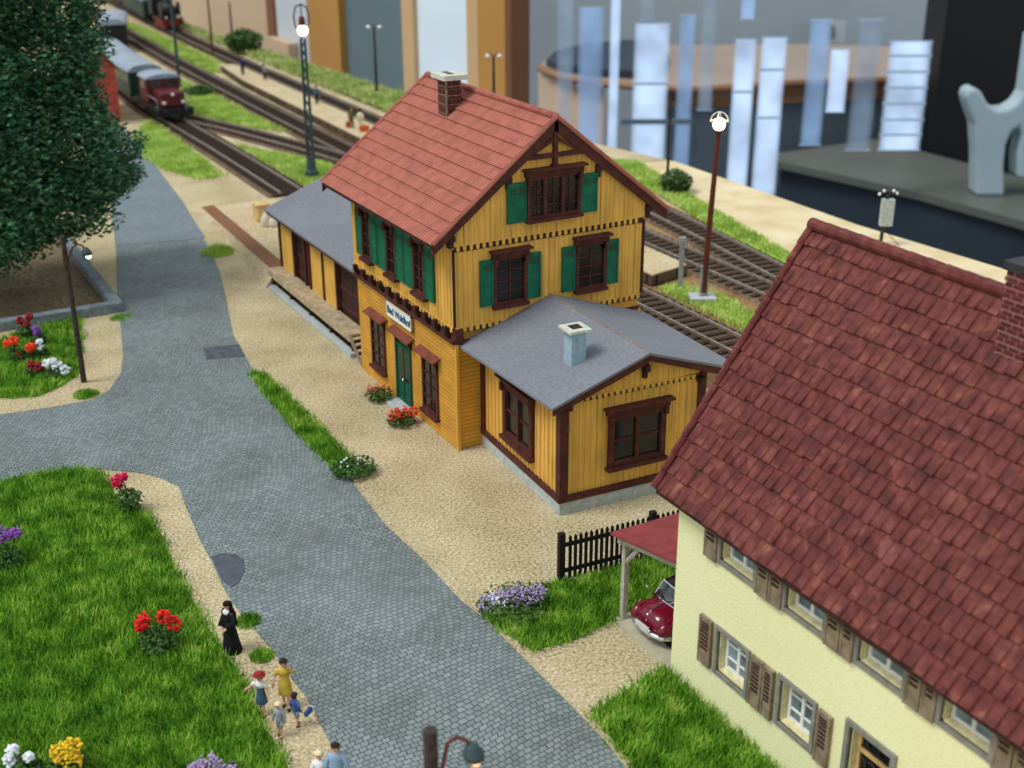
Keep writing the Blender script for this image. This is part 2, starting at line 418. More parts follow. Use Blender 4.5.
def on_track(x, y, w=1.6):
    for pts in LINES.values():
        for (ax, ay), (bx_, by) in zip(pts[:-1], pts[1:]):
            if not (min(ay, by)-2 < y < max(ay, by)+2): continue
            dx, dy = bx_-ax, by-ay; t_ = max(0, min(1, ((x-ax)*dx+(y-ay)*dy)/(dx*dx+dy*dy)))
            if math.hypot(x-ax-dx*t_, y-ay-dy*t_) < w: return True
    return False
def blades(mb, x, y, z, h, w):
    a = random.uniform(0, 2*PI); l = random.uniform(.1, .7)*h; b = random.uniform(0, 2*PI)
    dx, dy = math.cos(a)*w, math.sin(a)*w; tx, ty = x+math.cos(b)*l, y+math.sin(b)*l
    hh = h*random.uniform(.5, 1.1)
    mb.v += [Vector((x-dx, y-dy, z)), Vector((x+dx, y+dy, z)), Vector((tx, ty, z+hh))]
    n = len(mb.v); mb.f.append((n-3, n-2, n-1))
def lawn(name, poly, z, n, h, w, base, mat, label, soft=.25, slope=None):
    poly = [(p[0], p[1]) for p in poly]
    if soft > .13:
        b_ = MB(); c = .7
        for i in range(int(min(p[0] for p in poly)/c)-1, int(max(p[0] for p in poly)/c)+1):
            for j in range(int(min(p[1] for p in poly)/c)-1, int(max(p[1] for p in poly)/c)+1):
                if inside(((i+.5)*c, (j+.5)*c), poly) and not on_track((i+.5)*c, (j+.5)*c, 2.1): b_.add([(i*c, j*c, z), (i*c+c, j*c, z), (i*c+c, j*c+c, z), (i*c, j*c+c, z)], [(0, 1, 2, 3)])
        o = b_.build(name, base, recalc=False)
    else: o = sheet(name, poly, z, base, .03)
    tag(o, label, 'grass', None, 'stuff')
    mb = MB(); xs = [p[0] for p in poly]; ys = [p[1] for p in poly]; k = 0
    x0, x1, y0, y1 = min(xs), max(xs), min(ys), max(ys)
    while k < n:
        x, y = random.uniform(x0, x1), random.uniform(y0, y1)
        if not inside((x, y), poly) or on_track(x, y): continue
        blades(mb, x+random.gauss(0, soft), y+random.gauss(0, soft), z, h, w); k += 1
    c = mb.build('grass_blades', mat, o, recalc=False); c['kind'] = 'stuff'
    return o
lawn('lawn', G([(-45, 488), (0, 485), (40, 474), (82, 471), (100, 473), (112, 490), (120, 505), (150, 517), (165, 545), (175, 570), (190, 595), (205, 625), (228, 657), (245, 687), (260, 718), (273, 742),
                (285, 762), (310, 815), (-45, 815)]), .04, 42000, .3, .03, 'turf', 'blade', 'large green lawn with flower bushes below the cobbled road', .12)
lawn('lawn_island', G([(-60, 350), (0, 342), (40, 328), (81, 318), (82, 345), (78, 375), (62, 386), (38, 397), (10, 399), (-60, 390)]), .04, 9000, .3, .04, 'turf', 'blade', 'small lawn with mixed flowers in front of the stone kerb', .12)
lawn('lawn_garden', G([(492, 622), (486, 608), (505, 596), (530, 590), (560, 586), (600, 575), (640, 563), (690, 548), (700, 600), (660, 600), (630, 612), (612, 620), (572, 641), (532, 651)]), .04, 12000, .3, .03, 'turf', 'blade', 'lawn between the black picket fence and the carport', .12)
lawn('lawn_house', G([(592, 715), (625, 697), (650, 680), (666, 670)])+[(-1.32, -15.5), (-1.32, -26)]+G([(720, 850), (690, 840), (640, 775)]), .04, 15000, .34, .03, 'turf', 'blade', 'lawn along the front of the cream house', .12)
lawn('grass_verge', G([(250, 374), (262, 375), (276, 386), (290, 400), (305, 415), (325, 435), (348, 458), (352, 476), (338, 474), (322, 458), (300, 436), (285, 418), (270, 402)]), .05, 4200, .28, .03, 'turf', 'blade', 'patchy strip of grass along the road edge opposite the station door', .12)
lawn('grass_bank', G([(133, 145), (150, 117), (160, 128), (190, 150), (222, 178), (200, 180), (165, 170), (148, 160)]), .05, 6000, .3, .06, 'turf_light', 'blade_far', 'light green grass between the road and the dead end track', .25)
lawn('grass_wedge', G([(212, 137), (250, 150), (330, 164), (345, 180), (290, 192), (262, 172)]), .05, 6000, .3, .06, 'turf_light', 'blade_far', 'wedge of light grass around the tall lattice lamp', .25)
lawn('grass_strip', G([(178, 80), (215, 97), (250, 116), (286, 133), (250, 128), (190, 116), (188, 100)]), .05, 6000, .3, .07, 'turf_light', 'blade_far', 'light grass between the red engine and the through track', .3)
lawn('grass_field', G([(110, 18), (150, 33), (213, 62), (216, 74), (190, 70), (150, 50), (118, 35)]), .05, 8000, .35, .09, 'turf_light', 'blade_far', 'bright grass between the two through tracks beside the steam engine', .4)
lawn('grass_oval', [(16.7, 11.3), (18.9, 11.8), (19.4, 9.2), (19.1, 6.2), (17.4, 4.2), (16.6, 7)], .12, 2600, .25, .04, 'turf_light', 'blade_far', 'patch of bright grass under the brown lamp post', .15)
lawn('grass_bank_rear', [(24.0, 180), (24.2, 119), (24.2, 98), (24.4, 72), (24.6, 50), (25.2, 40), (31.5, 52), (28.7, 69), (26.7, 101), (25.5, 119), (25.9, 180)], .25, 11000, .5, .1, 'turf_light', 'blade_pale', 'pale overgrown bank behind the far platform track', .3)
lawn('grass_edge', [(30.6, 38), (32.6, 36), (29.8, 25), (26.8, 11.7), (25, 0), (24.2, 0), (25.4, 10), (26.6, 18.5), (28.2, 26)], .1, 7000, .3, .06, 'turf_light', 'blade_far', 'narrow green strip between the rear track and the bare board', .12)
struct(sheet('ground_earth', [(-32, 22.1), (-7.6, 22.1), (-7.6, 44), (-32, 44)], .05, 'earth', .05), 'bare brown earth under the big tree', 'ground')
struct(sheet('ground_gravel', [(16.8, 0), (25.2, 0), (27.2, 20), (28, 30), (30, 45), (16.8, 60)], .03, 'rusty_gravel', .03), 'rusty brown gravel between the station tracks', 'ground')
struct(sheet('ground_trackside', [(8.6, 15), (16.2, -20), (16.9, -20), (16.9, 40), (9.5, 40)], .02, 'rusty_gravel', .02), 'rusty gravel behind the station', 'ground')

# stone kerb round the tree bed
k = thing('stone_kerb', 'grey stone kerb wall turning a corner in front of the big tree', 'kerb', (-7.35, 21.85, 0))
MB().box(-16, 0, 0, .55, 0, .5).build('kerb_run', 'kerb_stone', k, bevel=.04)
MB().box(-.55, 0, .56, 13.5, 0, .5).build('kerb_run', 'kerb_stone', k, bevel=.04)
k['category'] = 'kerb'
# patches in the road
p = G([(204, 348), (239, 344), (245, 356), (206, 359)], .05)
tag(MB().prism([(q[0], q[1]) for q in p], .03, .055).build('drain_cover', 'manhole', bevel=.01), 'dark rectangular cover set in the road beside the gravel yard', 'drain cover')
p = G([(211, 556), (222, 553), (236, 554), (244, 560), (245, 570), (239, 582), (231, 587), (222, 580)], .05)
tag(MB().prism([(q[0], q[1]) for q in p], .03, .055).build('drain_cover', 'manhole', bevel=.01), 'dark rounded patch set in the road edge near the nun', 'drain cover')

# ------------------------------------------------------------------ railway tracks
def resample(pts, step):
    out = []; acc = 0
    for a, b in zip(pts[:-1], pts[1:]):
        a = Vector((*a, 0)); b = Vector((*b, 0)); L = (b-a).length; d = (b-a)/L; s = acc
        while s < L:
            out.append((a+d*s, d)); s += step
        acc = s-L
    return out
def smooth(pts, it=2):
    for _ in range(it):
        q = [pts[0]]
        for a, b in zip(pts[:-1], pts[1:]):
            q += [(a[0]*.75+b[0]*.25, a[1]*.75+b[1]*.25), (a[0]*.25+b[0]*.75, a[1]*.25+b[1]*.75)]
        pts = q+[pts[-1]]
    return pts
SLEEPER = None
def track(label, pts, z0=0, vis=lambda p: True):
    global SLEEPER
    root = thing('railway_track', label, 'railway track', (pts[0][0], pts[0][1], 0), 0, 'railway tracks of the station')
    O = Vector((pts[0][0], pts[0][1], 0)); pts = smooth(pts)
    P = resample(pts, 2.0); side = lambda d: Vector((d.y, -d.x, 0))
    def strip(w, za, zb, off=0, w2=None):
        w2 = w2 or w; rs = []
        for p, d in P:
            n = side(d); c = p-O+n*off
            rs.append([tuple(c-n*w+Vector((0, 0, za))), tuple(c+n*w+Vector((0, 0, za))), tuple(c+n*w2+Vector((0, 0, zb))), tuple(c-n*w2+Vector((0, 0, zb)))])
        return MB().rings(rs)
    strip(1.6, .0, .10, 0, 1.4).build('ballast', 'ballast', root)
    for s in (-1, 1): strip(.04, .16, .34, s*.75).build('rail', 'rail_steel', root)
    S = resample(pts, .68); off = [q for q in S if q[0].y < -9]; S = [q for q in S if vis(q[0]) and q[0].y >= -9]
    S.sort(key=lambda q: (q[0]-CAM).length)
    if SLEEPER is None:
        SLEEPER = bpy.data.meshes.new('sleeper'); bm = bmesh.new()
        bmesh.ops.create_cube(bm, size=1, matrix=Matrix.Diagonal((2.5, .26, .14, 1))); bmesh.ops.bevel(bm, geom=bm.edges[:], offset=.015, segments=1)
        bm.to_mesh(SLEEPER); bm.free(); SLEEPER.materials.append(MATS['sleeper_wood'])
    for p, d in S[:100]:
        o = bpy.data.objects.new('sleeper', SLEEPER); COL.objects.link(o); o.parent = root
        o.location = p-O+Vector((0, 0, .13)); o.rotation_euler = (0, 0, math.atan2(d.y, d.x)-PI/2)
    if len(S[100:]+off):
        mb = MB()
        for p, d in S[100:]+off:
            mb.M = Matrix.Translation(p-O+Vector((0, 0, .13))) @ Matrix.Rotation(math.atan2(d.y, d.x)-PI/2, 4, 'Z'); mb.box(-1.25, 1.25, -.13, .13, -.07, .07)
        mb.build('sleeper_row', 'sleeper_wood', root)['kind'] = 'stuff'
    return root
track('track passing closest behind the yellow station and along the near platform edge', LINES['near'], vis=lambda p: p.y < 14 or p.y > 44)
track('track along the far platform edge, carrying the steam train', LINES['far'], vis=lambda p: p.y < 24 or p.y > 54)
track('rear track merging beside the narrow green strip', LINES['rear'], vis=lambda p: p.y < 28)
track('dead end track in front of the red diesel engine', LINES['dead_end'])
track('branch track curving from the red engine to the near through track', LINES['branch'], vis=lambda p: p.y > 44)

# island platform
PLT = pl = thing('island_platform', 'long sandy island platform with a dark retaining edge between the tracks', 'platform', (18.9, 12, 0))
pp = [(-1.6, .2), (1.1, .8), (1.3, 40), (1.45, 78), (1.2, 80), (-.2, 80), (-1.1, 70), (-1.6, 40)]
MB().prism(pp, 0, .62).build('retaining_wall', 'retaining_brick', pl)
MB().prism([(x*.97, y*.999+.02) for x, y in pp], .6, .68).build('platform_surface', 'platform_sand', pl)

# ------------------------------------------------------------------ windows and shutters
def window(parent, M, u0, u1, z0, z1, nu, nz, fm='brown_wood', gm='dark_glass', bm='brown_wood', fw=.12, out=.12, head=0, sill=0, bar=.04, split=1, name='window', headm=None):
    """frame, hood and sill as the part; glass and glazing bars as its sub-parts"""
    f = MB(M); f.box(u0, u0+fw, -.04, out, z0, z1); f.box(u1-fw, u1, -.04, out, z0, z1); f.box(u0+.004, u1-.004, -.035, out-.012, z1-fw, z1-.004); f.box(u0+.004, u1-.004, -.035, out-.012, z0+.004, z0+fw)
    if head:
        f.box(u0-head*.5, u1+head*.5, -.04, out+.06, z1, z1+.22); f.box(u0-head, u1+head, -.04, out+.22, z1+.22, z1+.3)
        for u in (u0-.02, u1-.12): f.box(u, u+.14, 0, out+.12, z1-.28, z1)
    if sill: f.box(u0-sill, u1+sill, -.04, out+.12, z0-.12, z0)
    for k in range(1, split):
        u = u0+(u1-u0)*k/split; f.box(u-.07, u+.07, -.02, out-.02, z0+fw, z1-fw)
    w = f.build(name, headm or fm, parent)
    MB(M).box(u0+fw*.5, u1-fw*.5, -.03, .02, z0+fw*.5, z1-fw*.5).build('glass', gm, w)
    b = MB(M)
    for k in range(1, nu):
        u = u0+fw+(u1-u0-2*fw)*k/nu; b.box(u-bar/2, u+bar/2, .0, .06, z0+fw, z1-fw)
    for k in range(1, nz):
        z = z0+fw+(z1-z0-2*fw)*k/nz; b.box(u0+fw, u1-fw, .0, .06, z-bar/2, z+bar/2)
    if nu*nz > 1: b.build('glazing_bar', bm, w)
    return w
def shutter(parent, M, u0, u1, z0, z1, mat='shutter_green', kind='slots', t=.07):
    s = MB(M); s.box(u0, u1, .03, .03+t, z0, z1)
    for (a, b, c, d, e) in ((u0-.004, u0+.06, z0-.004, z1+.004, .02), (u1-.06, u1+.004, z0-.004, z1+.004, .02), (u0-.002, u1+.002, z0-.002, z0+.07, .012), (u0-.002, u1+.002, z1-.07, z1+.002, .012)): s.box(a, b, .025, .03+t+e, c, d)
    o = s.build('shutter', mat, parent)
    q = MB(M)
    if kind == 'slots':
        n = max(2, int((u1-u0)/.12))
        for k in range(n):
            u = u0+.09+(u1-u0-.18)*(k+.5)/n; q.box(u-.018, u+.018, .03, .035+t, z1-.42, z1-.16)
        q.build('vent_slot', 'dark_brown', o)
    else:
        for k in range(5):
            z = z0+(z1-z0)*(.34+.085*k); q.box(u0+.1, u1-.1, .03, .055+t, z, z+.05)
        for k in range(3):
            z = z0+(z1-z0)*(.76+.06*k); q.box(u0+.1, u1-.1, .03, .055+t, z, z+.03)
        q.build('louvre', 'dark_brown', o)
    return o

# ------------------------------------------------------------------ station building
ST = thing('station_building', 'yellow timber railway station with a red tiled roof and grey side wings', 'railway station')
W, L = 8.0, 9.28
WX = frame((0, 0, 0), (0, 1, 0), (-1, 0, 0))       # street side, u runs along +y
WY = frame((0, 0, 0), (1, 0, 0), (0, -1, 0))       # gable side, u runs along +x
MB().box(0, W, 0, L, 0, 4.36).build('ground_floor_wall', 'yellow_clapboard', ST)
MB().box(.04, W-.04, .04, L-.04, 4.3, 4.95).build('frieze', 'yellow_flat', ST)
# upper storey with gables
up = MB(); z0, ze, zr = 4.86, 8.72, 11.95
for (ya, yb) in ((-.08, .1), (L-.1, L+.08)):
    up.extr([(-.08, ya, z0), (W+.08, ya, z0), (W+.08, ya, ze), (W/2, ya, zr), (-.08, ya, ze)], (0, yb-ya, 0))
up.box(-.08, .1, .1, L-.1, z0, ze); up.box(W-.1, W+.08, .1, L-.1, z0, ze)
GW = [(2.0, 5.9, 8.3, 10.5), (.95, 3.52, 5.3, 7.7), (4.36, 6.9, 5.3, 7.7)]; SWN = [(6.5, 8.75, 5.2, 8.4), (1.3, 6.55, 5.2, 8.4)]
def strip(mb, u, hw, w0, w1, z0_, z1_, holes):
    segs = [(z0_, z1_)]
    for h in holes:
        if h[0] < u < h[1]: segs = [q for a_, b__ in segs for q in ((a_, min(b__, h[2])), (max(a_, h[3]), b__)) if q[1]-q[0] > .05]
    for a_, b__ in segs: mb.box(u-hw, u+hw, w0, w1, a_, b__)
for k in range(int(W/.27)):                         # cover strips over the board joints
    u = .12+k*.27; top = min(ze+.806*min(u, W-u), zr)-.2
    up.M = WY; strip(up, u, .025, .08, .105, z0+.04, 7.8, GW); strip(up, u, .025, .13, .155, 7.96, top, GW)
for k in range(int(L/.27)):
    u = .12+k*.27; up.M = WX; strip(up, u, .025, .08, .105, z0+.04, 8.4, SWN)
up.M = WY; up.extr([(0-.06, .08, 7.96), (W+.06, .08, 7.96), (W+.06, .08, ze-.1), (W/2, .08, zr-.1), (-.06, .08, ze-.1)], (0, .05, 0))
up.M = None
up.build('upper_wall', 'yellow_boards', ST)
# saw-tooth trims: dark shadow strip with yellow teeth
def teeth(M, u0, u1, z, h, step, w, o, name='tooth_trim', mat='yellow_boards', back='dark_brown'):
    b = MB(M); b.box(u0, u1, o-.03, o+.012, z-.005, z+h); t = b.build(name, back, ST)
    n = int((u1-u0)/step); poly = [(u0, o, z+h), (u0+n*step, o, z+h)]
    for k in range(n-1, -1, -1):
        u = u0+(k+.5)*step; r_ = u0+(k+1)*step; l_ = u0+k*step
        poly += [(r_, o, z+h*.82), (u+w/2, o, z+h*.8), (u+w/2, o, z+h*.2), (u, o, z), (u-w/2, o, z+h*.2), (u-w/2, o, z+h*.8), (l_, o, z+h*.82)]
    m = MB(M); m.extr(poly, (0, .05, 0))
    m.build('tooth', mat, t)
teeth(WY, 0, W, 7.74, .26, .26, .12, .1)
teeth(WY, -.05, W+.05, 4.7, .22, .26, .15, .08)
teeth(WX, -.05, L+.05, 4.7, .22, .26, .15, .08)
# belt course with brackets on the street side
b = MB(WX); b.box(-.1, L+.06, 0, .16, 4.28, 4.42); b.box(0, L, -.02, .05, 4.42, 4.8); b.build('belt_course', 'brown_wood', ST)
for k in range(11):
    u = .35+k*.86; m = MB(WX); m.extr([(u-.09, 0, 4.42), (u-.09, .14, 4.42), (u-.09, .28, 4.62), (u-.09, .28, 4.86), (u-.09, 0, 4.86)], (.18, 0, 0)); m.build('bracket', 'dark_brown', ST)
b = MB(WY); b.box(-.06, W, 0, .1, 4.28, 4.38); b.box(-.08, .25, 0, .2, 4.3, 4.86); b.build('belt_course', 'brown_wood', ST)
for x in (-.02, W-.08):
    MB().box(x-.02, x+.1, -.14, -.02, 0 if x < 1 else 0, 4.3).build('corner_post', 'yellow_flat', ST)
    MB().box(x-.08 if x < 1 else x+.06, x+.02 if x < 1 else x+.18, -.115, -.07, 4.86, 7.85).build('corner_board', 'dark_brown', ST)

# main roof: stepped courses of tiles
E0, ZE, RZ, YA, YB = -.95, 8.16, 12.12, -.3, L+1.0
def slope_pts(side, s):                              # s: 0 at eave .. 1 at ridge
    x = E0+(W/2-E0)*s; x = x if side < 0 else W-x
    return x, ZE+(RZ-ZE)*s
roof = MB(); NC = 12; nrm = Vector((-(RZ-ZE), 0, (W/2-E0))).normalized()
for side in (-1, 1):
    for k in range(NC):
        x0, q0 = slope_pts(side, k/NC); x1, q1 = slope_pts(side, min(1, (k+1.06)/NC))
        n = Vector((nrm.x if side < 0 else -nrm.x, 0, nrm.z))
        for (ya, yb) in ((YA, YB),):
            a = Vector((x0, 0, q0))+n*.075; c = Vector((x1, 0, q1))+n*.012
            roof.add([(x0, ya, q0), (a.x, ya, a.z), (c.x, ya, c.z), (x1, ya, q1-.05), (x0, yb, q0), (a.x, yb, a.z), (c.x, yb, c.z), (x1, yb, q1-.05)],
                [(0, 1, 2, 3), (7, 6, 5, 4), (0, 4, 5, 1), (1, 5, 6, 2), (0, 3, 7, 4)])
RF = roof.build('roof', 'red_tiles', ST)
m = MB(); m.tube([(W/2, YA-.02, RZ+.04), (W/2, YB, RZ+.04)], .13, 10); m.build('ridge_tile', 'red_tiles', RF, smooth=True)
m = MB()
for side in (-1, 1):
    pts = []
    for s in (0, 1):
        x, z = slope_pts(side, s); pts.append((x, YA-.03, z+.06))
    MB().tube(pts, .085, 8).build('verge_tile', 'red_tiles', RF)
    pts = [(p[0], YB, p[2]) for p in pts]; MB().tube(pts, .085, 8).build('verge_tile', 'red_tiles', RF)
# bargeboards and gable truss
for side in (-1, 1):
    a = slope_pts(side, .0); c = slope_pts(side, 1)
    for y in (YA-.02, YB-.08):
        MB().extr([(a[0], y, a[1]-.05), (c[0], y, c[1]-.02), (c[0], y, c[1]-.46), (a[0], y, a[1]-.38)], (0, .1, 0)).build('bargeboard', 'brown_wood', ST)
    MB().extr([(a[0], YA, a[1]-.04), (c[0], YA, c[1]-.02), (c[0], YA, c[1]-.09), (a[0], YA, a[1]-.11)], (0, YB-YA, 0)).build('soffit', 'dark_brown', ST)
m = MB(); zt = 10.72; m.box(2.35, 5.65, YA+.0, YA+.12, zt, zt+.16); m.box(3.92, 4.08, YA-.02, YA+.13, zt-.32, 12.0); m.box(3.86, 4.14, YA-.04, YA+.15, zt-.45, zt-.25)
for s in (-1, 1): m.extr([(4+s*.06, YA+.02, 11.3), (4+s*.06, YA+.02, 11.46), (4+s*1.2, YA+.02, 10.86), (4+s*1.0, YA+.02, 10.82)], (0, .08, 0))
m.build('gable_truss', 'brown_wood', ST)
for s in (-1, 1):                                    # purlin brackets under the gable overhang
    for t_ in (.16, .62):
        x, z = slope_pts(s, t_); m = MB(); m.box(x-.12, x+.12, YA, .05, z-.62, z-.4); m.box(x-.09, x+.09, YA+.1, .05, z-.86, z-.62); m.build('purlin_end', 'dark_brown', ST)
for k in range(6):                                   # rafter tails with curved braces under the street eave
    y = .15+k*1.8
    for s in (-1, 1):
        a = slope_pts(s, 0.02); c = slope_pts(s, .22)
        MB().extr([(a[0], y-.07, a[1]-.1), (c[0], y-.07, c[1]-.1), (c[0], y-.07, c[1]-.26), (a[0], y-.07, a[1]-.26)], (0, .14, 0)).build('rafter_tail', 'brown_wood', ST)
    if k < 6:
        pts = [(-.08-.62*math.sin(q*PI/2/6), y+.9, 7.5+.62*(1-math.cos(q*PI/2/6))+.12) for q in range(7)]
        MB().tube(pts, .06, 6).build('eave_brace', 'tan_wood', ST)
# main chimney
m = MB(); m.box(2.78, 3.42, 5.98, 6.72, 10.9, 12.62); CH = m.build('chimney', 'chimney_brick', ST)
m = MB()
m.box(2.765, 2.82, 5.965, 6.02, 10.95, 12.6)
for z in (11.3, 11.65, 12.0, 12.35): m.box(2.765, 3.435, 5.965, 6.735, z, z+.03)
m.build('mortar_joint', 'rust_steel', CH)
m = MB(); m.box(2.58, 3.62, 5.76, 6.94, 12.62, 12.82); m.build('chimney_cap', 'cap_stone', CH, bevel=.02)
for y in (6.1, 6.5): MB().box(2.95, 3.2, y, y+.24, 12.82, 12.835).build('flue_opening', 'bark', CH)

# gable side windows
WYg = frame((0, -.13, 0), (1, 0, 0), (0, -1, 0))
window(ST, WYg, 2.87, 5.11, 8.55, 10.1, 6, 4, head=.16, sill=.05, split=3, out=.14)
shutter(ST, frame((0, -.11, 0), (1, 0, 0), (0, -1, 0)), 2.08, 2.84, 8.5, 9.95); shutter(ST, frame((0, -.11, 0), (1, 0, 0), (0, -1, 0)), 5.14, 5.84, 8.5, 9.95)
WYu = frame((0, -.08, 0), (1, 0, 0), (0, -1, 0)); WXu = frame((-.08, 0, 0), (0, 1, 0), (-1, 0, 0))
window(ST, WYu, 1.52, 2.9, 5.5, 7.3, 2, 4, head=.14, sill=.04); shutter(ST, WYu, .98, 1.5, 5.55, 7.28); shutter(ST, WYu, 2.92, 3.48, 5.55, 7.28)
window(ST, WYu, 5.0, 6.34, 5.5, 7.3, 2, 4, head=.14, sill=.04); shutter(ST, WYu, 4.4, 4.96, 5.55, 7.28); shutter(ST, WYu, 6.36, 6.88, 5.55, 7.28)
# street side upper windows
for (a, b_, sh) in ((7.22, 8.1, ((8.12, 8.68), (6.58, 7.2))), (4.74, 5.64, ((5.68, 6.5), (4.02, 4.7))), (2.1, 3.1, ((3.14, 3.96), (1.36, 2.06)))):
    window(ST, WXu, a, b_, 5.42, 7.5, 2, 4, head=.08, sill=.12)
    for c in sh: shutter(ST, WXu, c[0], c[1], 5.45, 7.5)
# street side ground floor
window(ST, WX, 6.5, 7.92, .75, 2.95, 2, 4, head=0, sill=.06, out=.08); window(ST, WX, 1.5, 2.88, .68, 2.9, 2, 4, head=0, sill=.06, out=.08)
d = MB(WX); d.box(3.95, 4.05, -.03, .09, .1, 3.15); d.box(5.3, 5.4, -.03, .09, .1, 3.15); d.box(3.96, 5.39, -.03, .08, 3.05, 3.145); d.box(4.05, 5.3, -.03, .03, .12, 2.6); DR = d.build('door', 'door_green', ST)
m = MB(WX); m.box(4.08, 5.27, -.02, .02, 2.62, 3.04); 
for u in (4.15, 4.72):
    for k in range(3): m.box(u, u+.45, 0, .036, 1.12+k*.47, 1.5+k*.47)
m.build('door_glass', 'door_glass', DR)
m = MB(WX); m.box(4.64, 4.7, .02, .06, .15, 2.6); m.box(4.05, 5.3, .02, .07, 2.56, 2.64)
for u in (4.2, 4.76): m.box(u, u+.38, .03, .045, .3, .95)
m.build('door_rail', 'door_green', DR)
m = MB(WX); m.ball((4.62, .1, 1.2), .045); m.build('door_handle', 'chrome', DR)
MB(WX).box(3.9, 5.45, .0, .62, 0, .13).build('door_step', 'concrete', ST, bevel=.02)
for (a, b_) in ((6.2, 8.05), (3.6, 5.6), (1.25, 3.05)):
    m = MB(WX); m.extr([(a, 0, 3.26), (a, .34, 3.12), (a, .34, 3.05), (a, 0, 3.17)], (b_-a, 0, 0)); c = m.build('window_canopy' if a != 3.6 else 'door_canopy', 'canopy_brown', ST)
    for u in (a+.25, b_-.3): MB(WX).extr([(u, 0, 3.17), (u, .3, 3.06), (u, .25, 2.98), (u, .06, 2.75), (u, 0, 2.7)], (.08, 0, 0)).build('canopy_bracket', 'dark_brown', c)
# name board
m = MB(WX); m.box(3.55, 5.95, .06, .14, 3.56, 4.2); SG = m.build('name_board', 'white_paint', ST, bevel=.02)
m = MB(WX)
for (a, b_, c, d_) in ((3.55, 5.95, 3.56, 3.61), (3.55, 5.95, 4.15, 4.2), (3.55, 3.6, 3.56, 4.2), (5.9, 5.95, 3.56, 4.2)): m.box(a, b_, .06, .155, c, d_)
m.build('board_rim', 'cloth_cream', SG)
def text(body, M, size, mat, parent, name='lettering', ext=.008, bold=.012):
    c = bpy.data.curves.new(name, 'FONT'); c.body = body; c.size = size; c.extrude = ext; c.offset = bold; c.align_x = 'CENTER'; c.align_y = 'CENTER'
    f = bpy.data.objects.new(name, c); COL.objects.link(f); me = bpy.data.meshes.new_from_object(f.evaluated_get(bpy.context.evaluated_depsgraph_get()))
    bpy.data.objects.remove(f); bpy.data.curves.remove(c); me.materials.clear(); me.materials.append(MATS[mat]); me.transform(M)
    o = bpy.data.objects.new(name, me); COL.objects.link(o)
    if parent: o.parent = parent
    return o
text('Bad Waldhof', Matrix(((0, 0, -1, -.146), (-1, 0, 0, 4.75), (0, 1, 0, 3.86), (0, 0, 0, 1))), .42, 'sign_ink', SG)

# --- annex (its own slightly turned frame)
AR = -.05
AM = Matrix.Translation((.77, -6.22, 0)) @ Matrix.Rotation(AR, 4, 'Z')
AW, AD = 5.55, 6.25
AX = AM @ frame((0, 0, 0), (0, 1, 0), (-1, 0, 0)); AY = AM @ frame((0, 0, 0), (1, 0, 0), (0, -1, 0))
MB(AM).box(-.05, AW+.05, -.05, AD, 0, .5).build('plinth', 'concrete', ST)
m = MB(AM); zw = 4.16; m.box(0, .15, 0, AD, .5, zw); m.box(AW-.15, AW, 0, AD, .5, zw)
m.extr([(0, 0, .5), (AW, 0, .5), (AW, 0, zw+.1), (3.2, 0, 5.22), (0, 0, zw)], (0, .15, 0))
m.M = AX
for k in range(20): strip(m, .3+k*.3, .03, 0, .035, .7, zw, [(1.8, 4.3, 1.1, 3.7)])
m.M = AY
for k in range(19): strip(m, .3+k*.27, .02, 0, .02, .7, zw-.1, [(1.7, 4.1, 1.2, 3.7)])
m.extr([(.1, 0, zw), (AW-.1, 0, zw+.12), (3.2, 0, 5.2)], (0, .06, 0))
m.build('annex_wall', 'yellow_boards', ST)
m = MB(AX); m.box(-.08, AD, 0, .1, .48, .72); m.M = AY; m.box(-.1, AW+.08, 0, .1, .48, .72); m.build('sill_beam', 'brown_wood', ST)
m = MB(AM); m.box(-.08, .24, -.08, .22, .5, zw+.1); m.build('annex_corner_post', 'brown_wood', ST)
m = MB(AM); m.box(AW-.22, AW+.08, -.08, .22, .5, zw+.2); m.build('annex_corner_post', 'brown_wood', ST)
m = MB(AX); m.box(AD-.32, AD-.05, -.1, .09, .5, zw); m.build('annex_corner_post', 'brown_wood', ST)
m = MB(AX); m.box(0, AD, 0, .05, zw-.12, zw); m.build('eave_trim', 'dark_brown', ST)
teeth(AY, .35, AW-.3, zw-.08, .17, .23, .14, .05)
# annex roof: two thin planes of tar paper
ax0, ax1, ar, az0, az1, azr, ay0 = -.48, 6.98, 3.08, 4.2, 4.2, 5.5, -.38
rf = MB(AM); yf = AD+.0
def plank(p4, t_=.09): rf.add([tuple(q) for q in p4]+[(q[0], q[1], q[2]-t_) for q in p4], [(0, 1, 2, 3), (7, 6, 5, 4), (0, 1, 5, 4), (1, 2, 6, 5), (2, 3, 7, 6), (3, 0, 4, 7)])
plank([(ax0-.06, ay0, az0), (ar, ay0, azr), (ar-.22, yf, azr+.06), (ax0-.5, yf, az0+.02)]); plank([(ar, ay0, azr), (ax1, ay0, az1), (ax1, yf, az1), (ar-.22, yf, azr+.06)])
AF = rf.build('annex_roof', 'tar_paper', ST)
m = MB(AM); m.tube([(ar, ay0, azr), (ar-.22, yf, azr+.06)], .025, 6); m.build('roof_seam', 'rust_steel', AF)
for (p, q) in (((ax0, az0), (ar, azr)), ((ar, azr), (ax1, az1))):
    MB(AM).extr([(p[0], ay0+.03, p[1]-.09), (q[0], ay0+.03, q[1]-.09), (q[0], ay0+.03, q[1]-.38), (p[0], ay0+.03, p[1]-.3)], (0, .08, 0)).build('annex_bargeboard', 'brown_wood', ST)
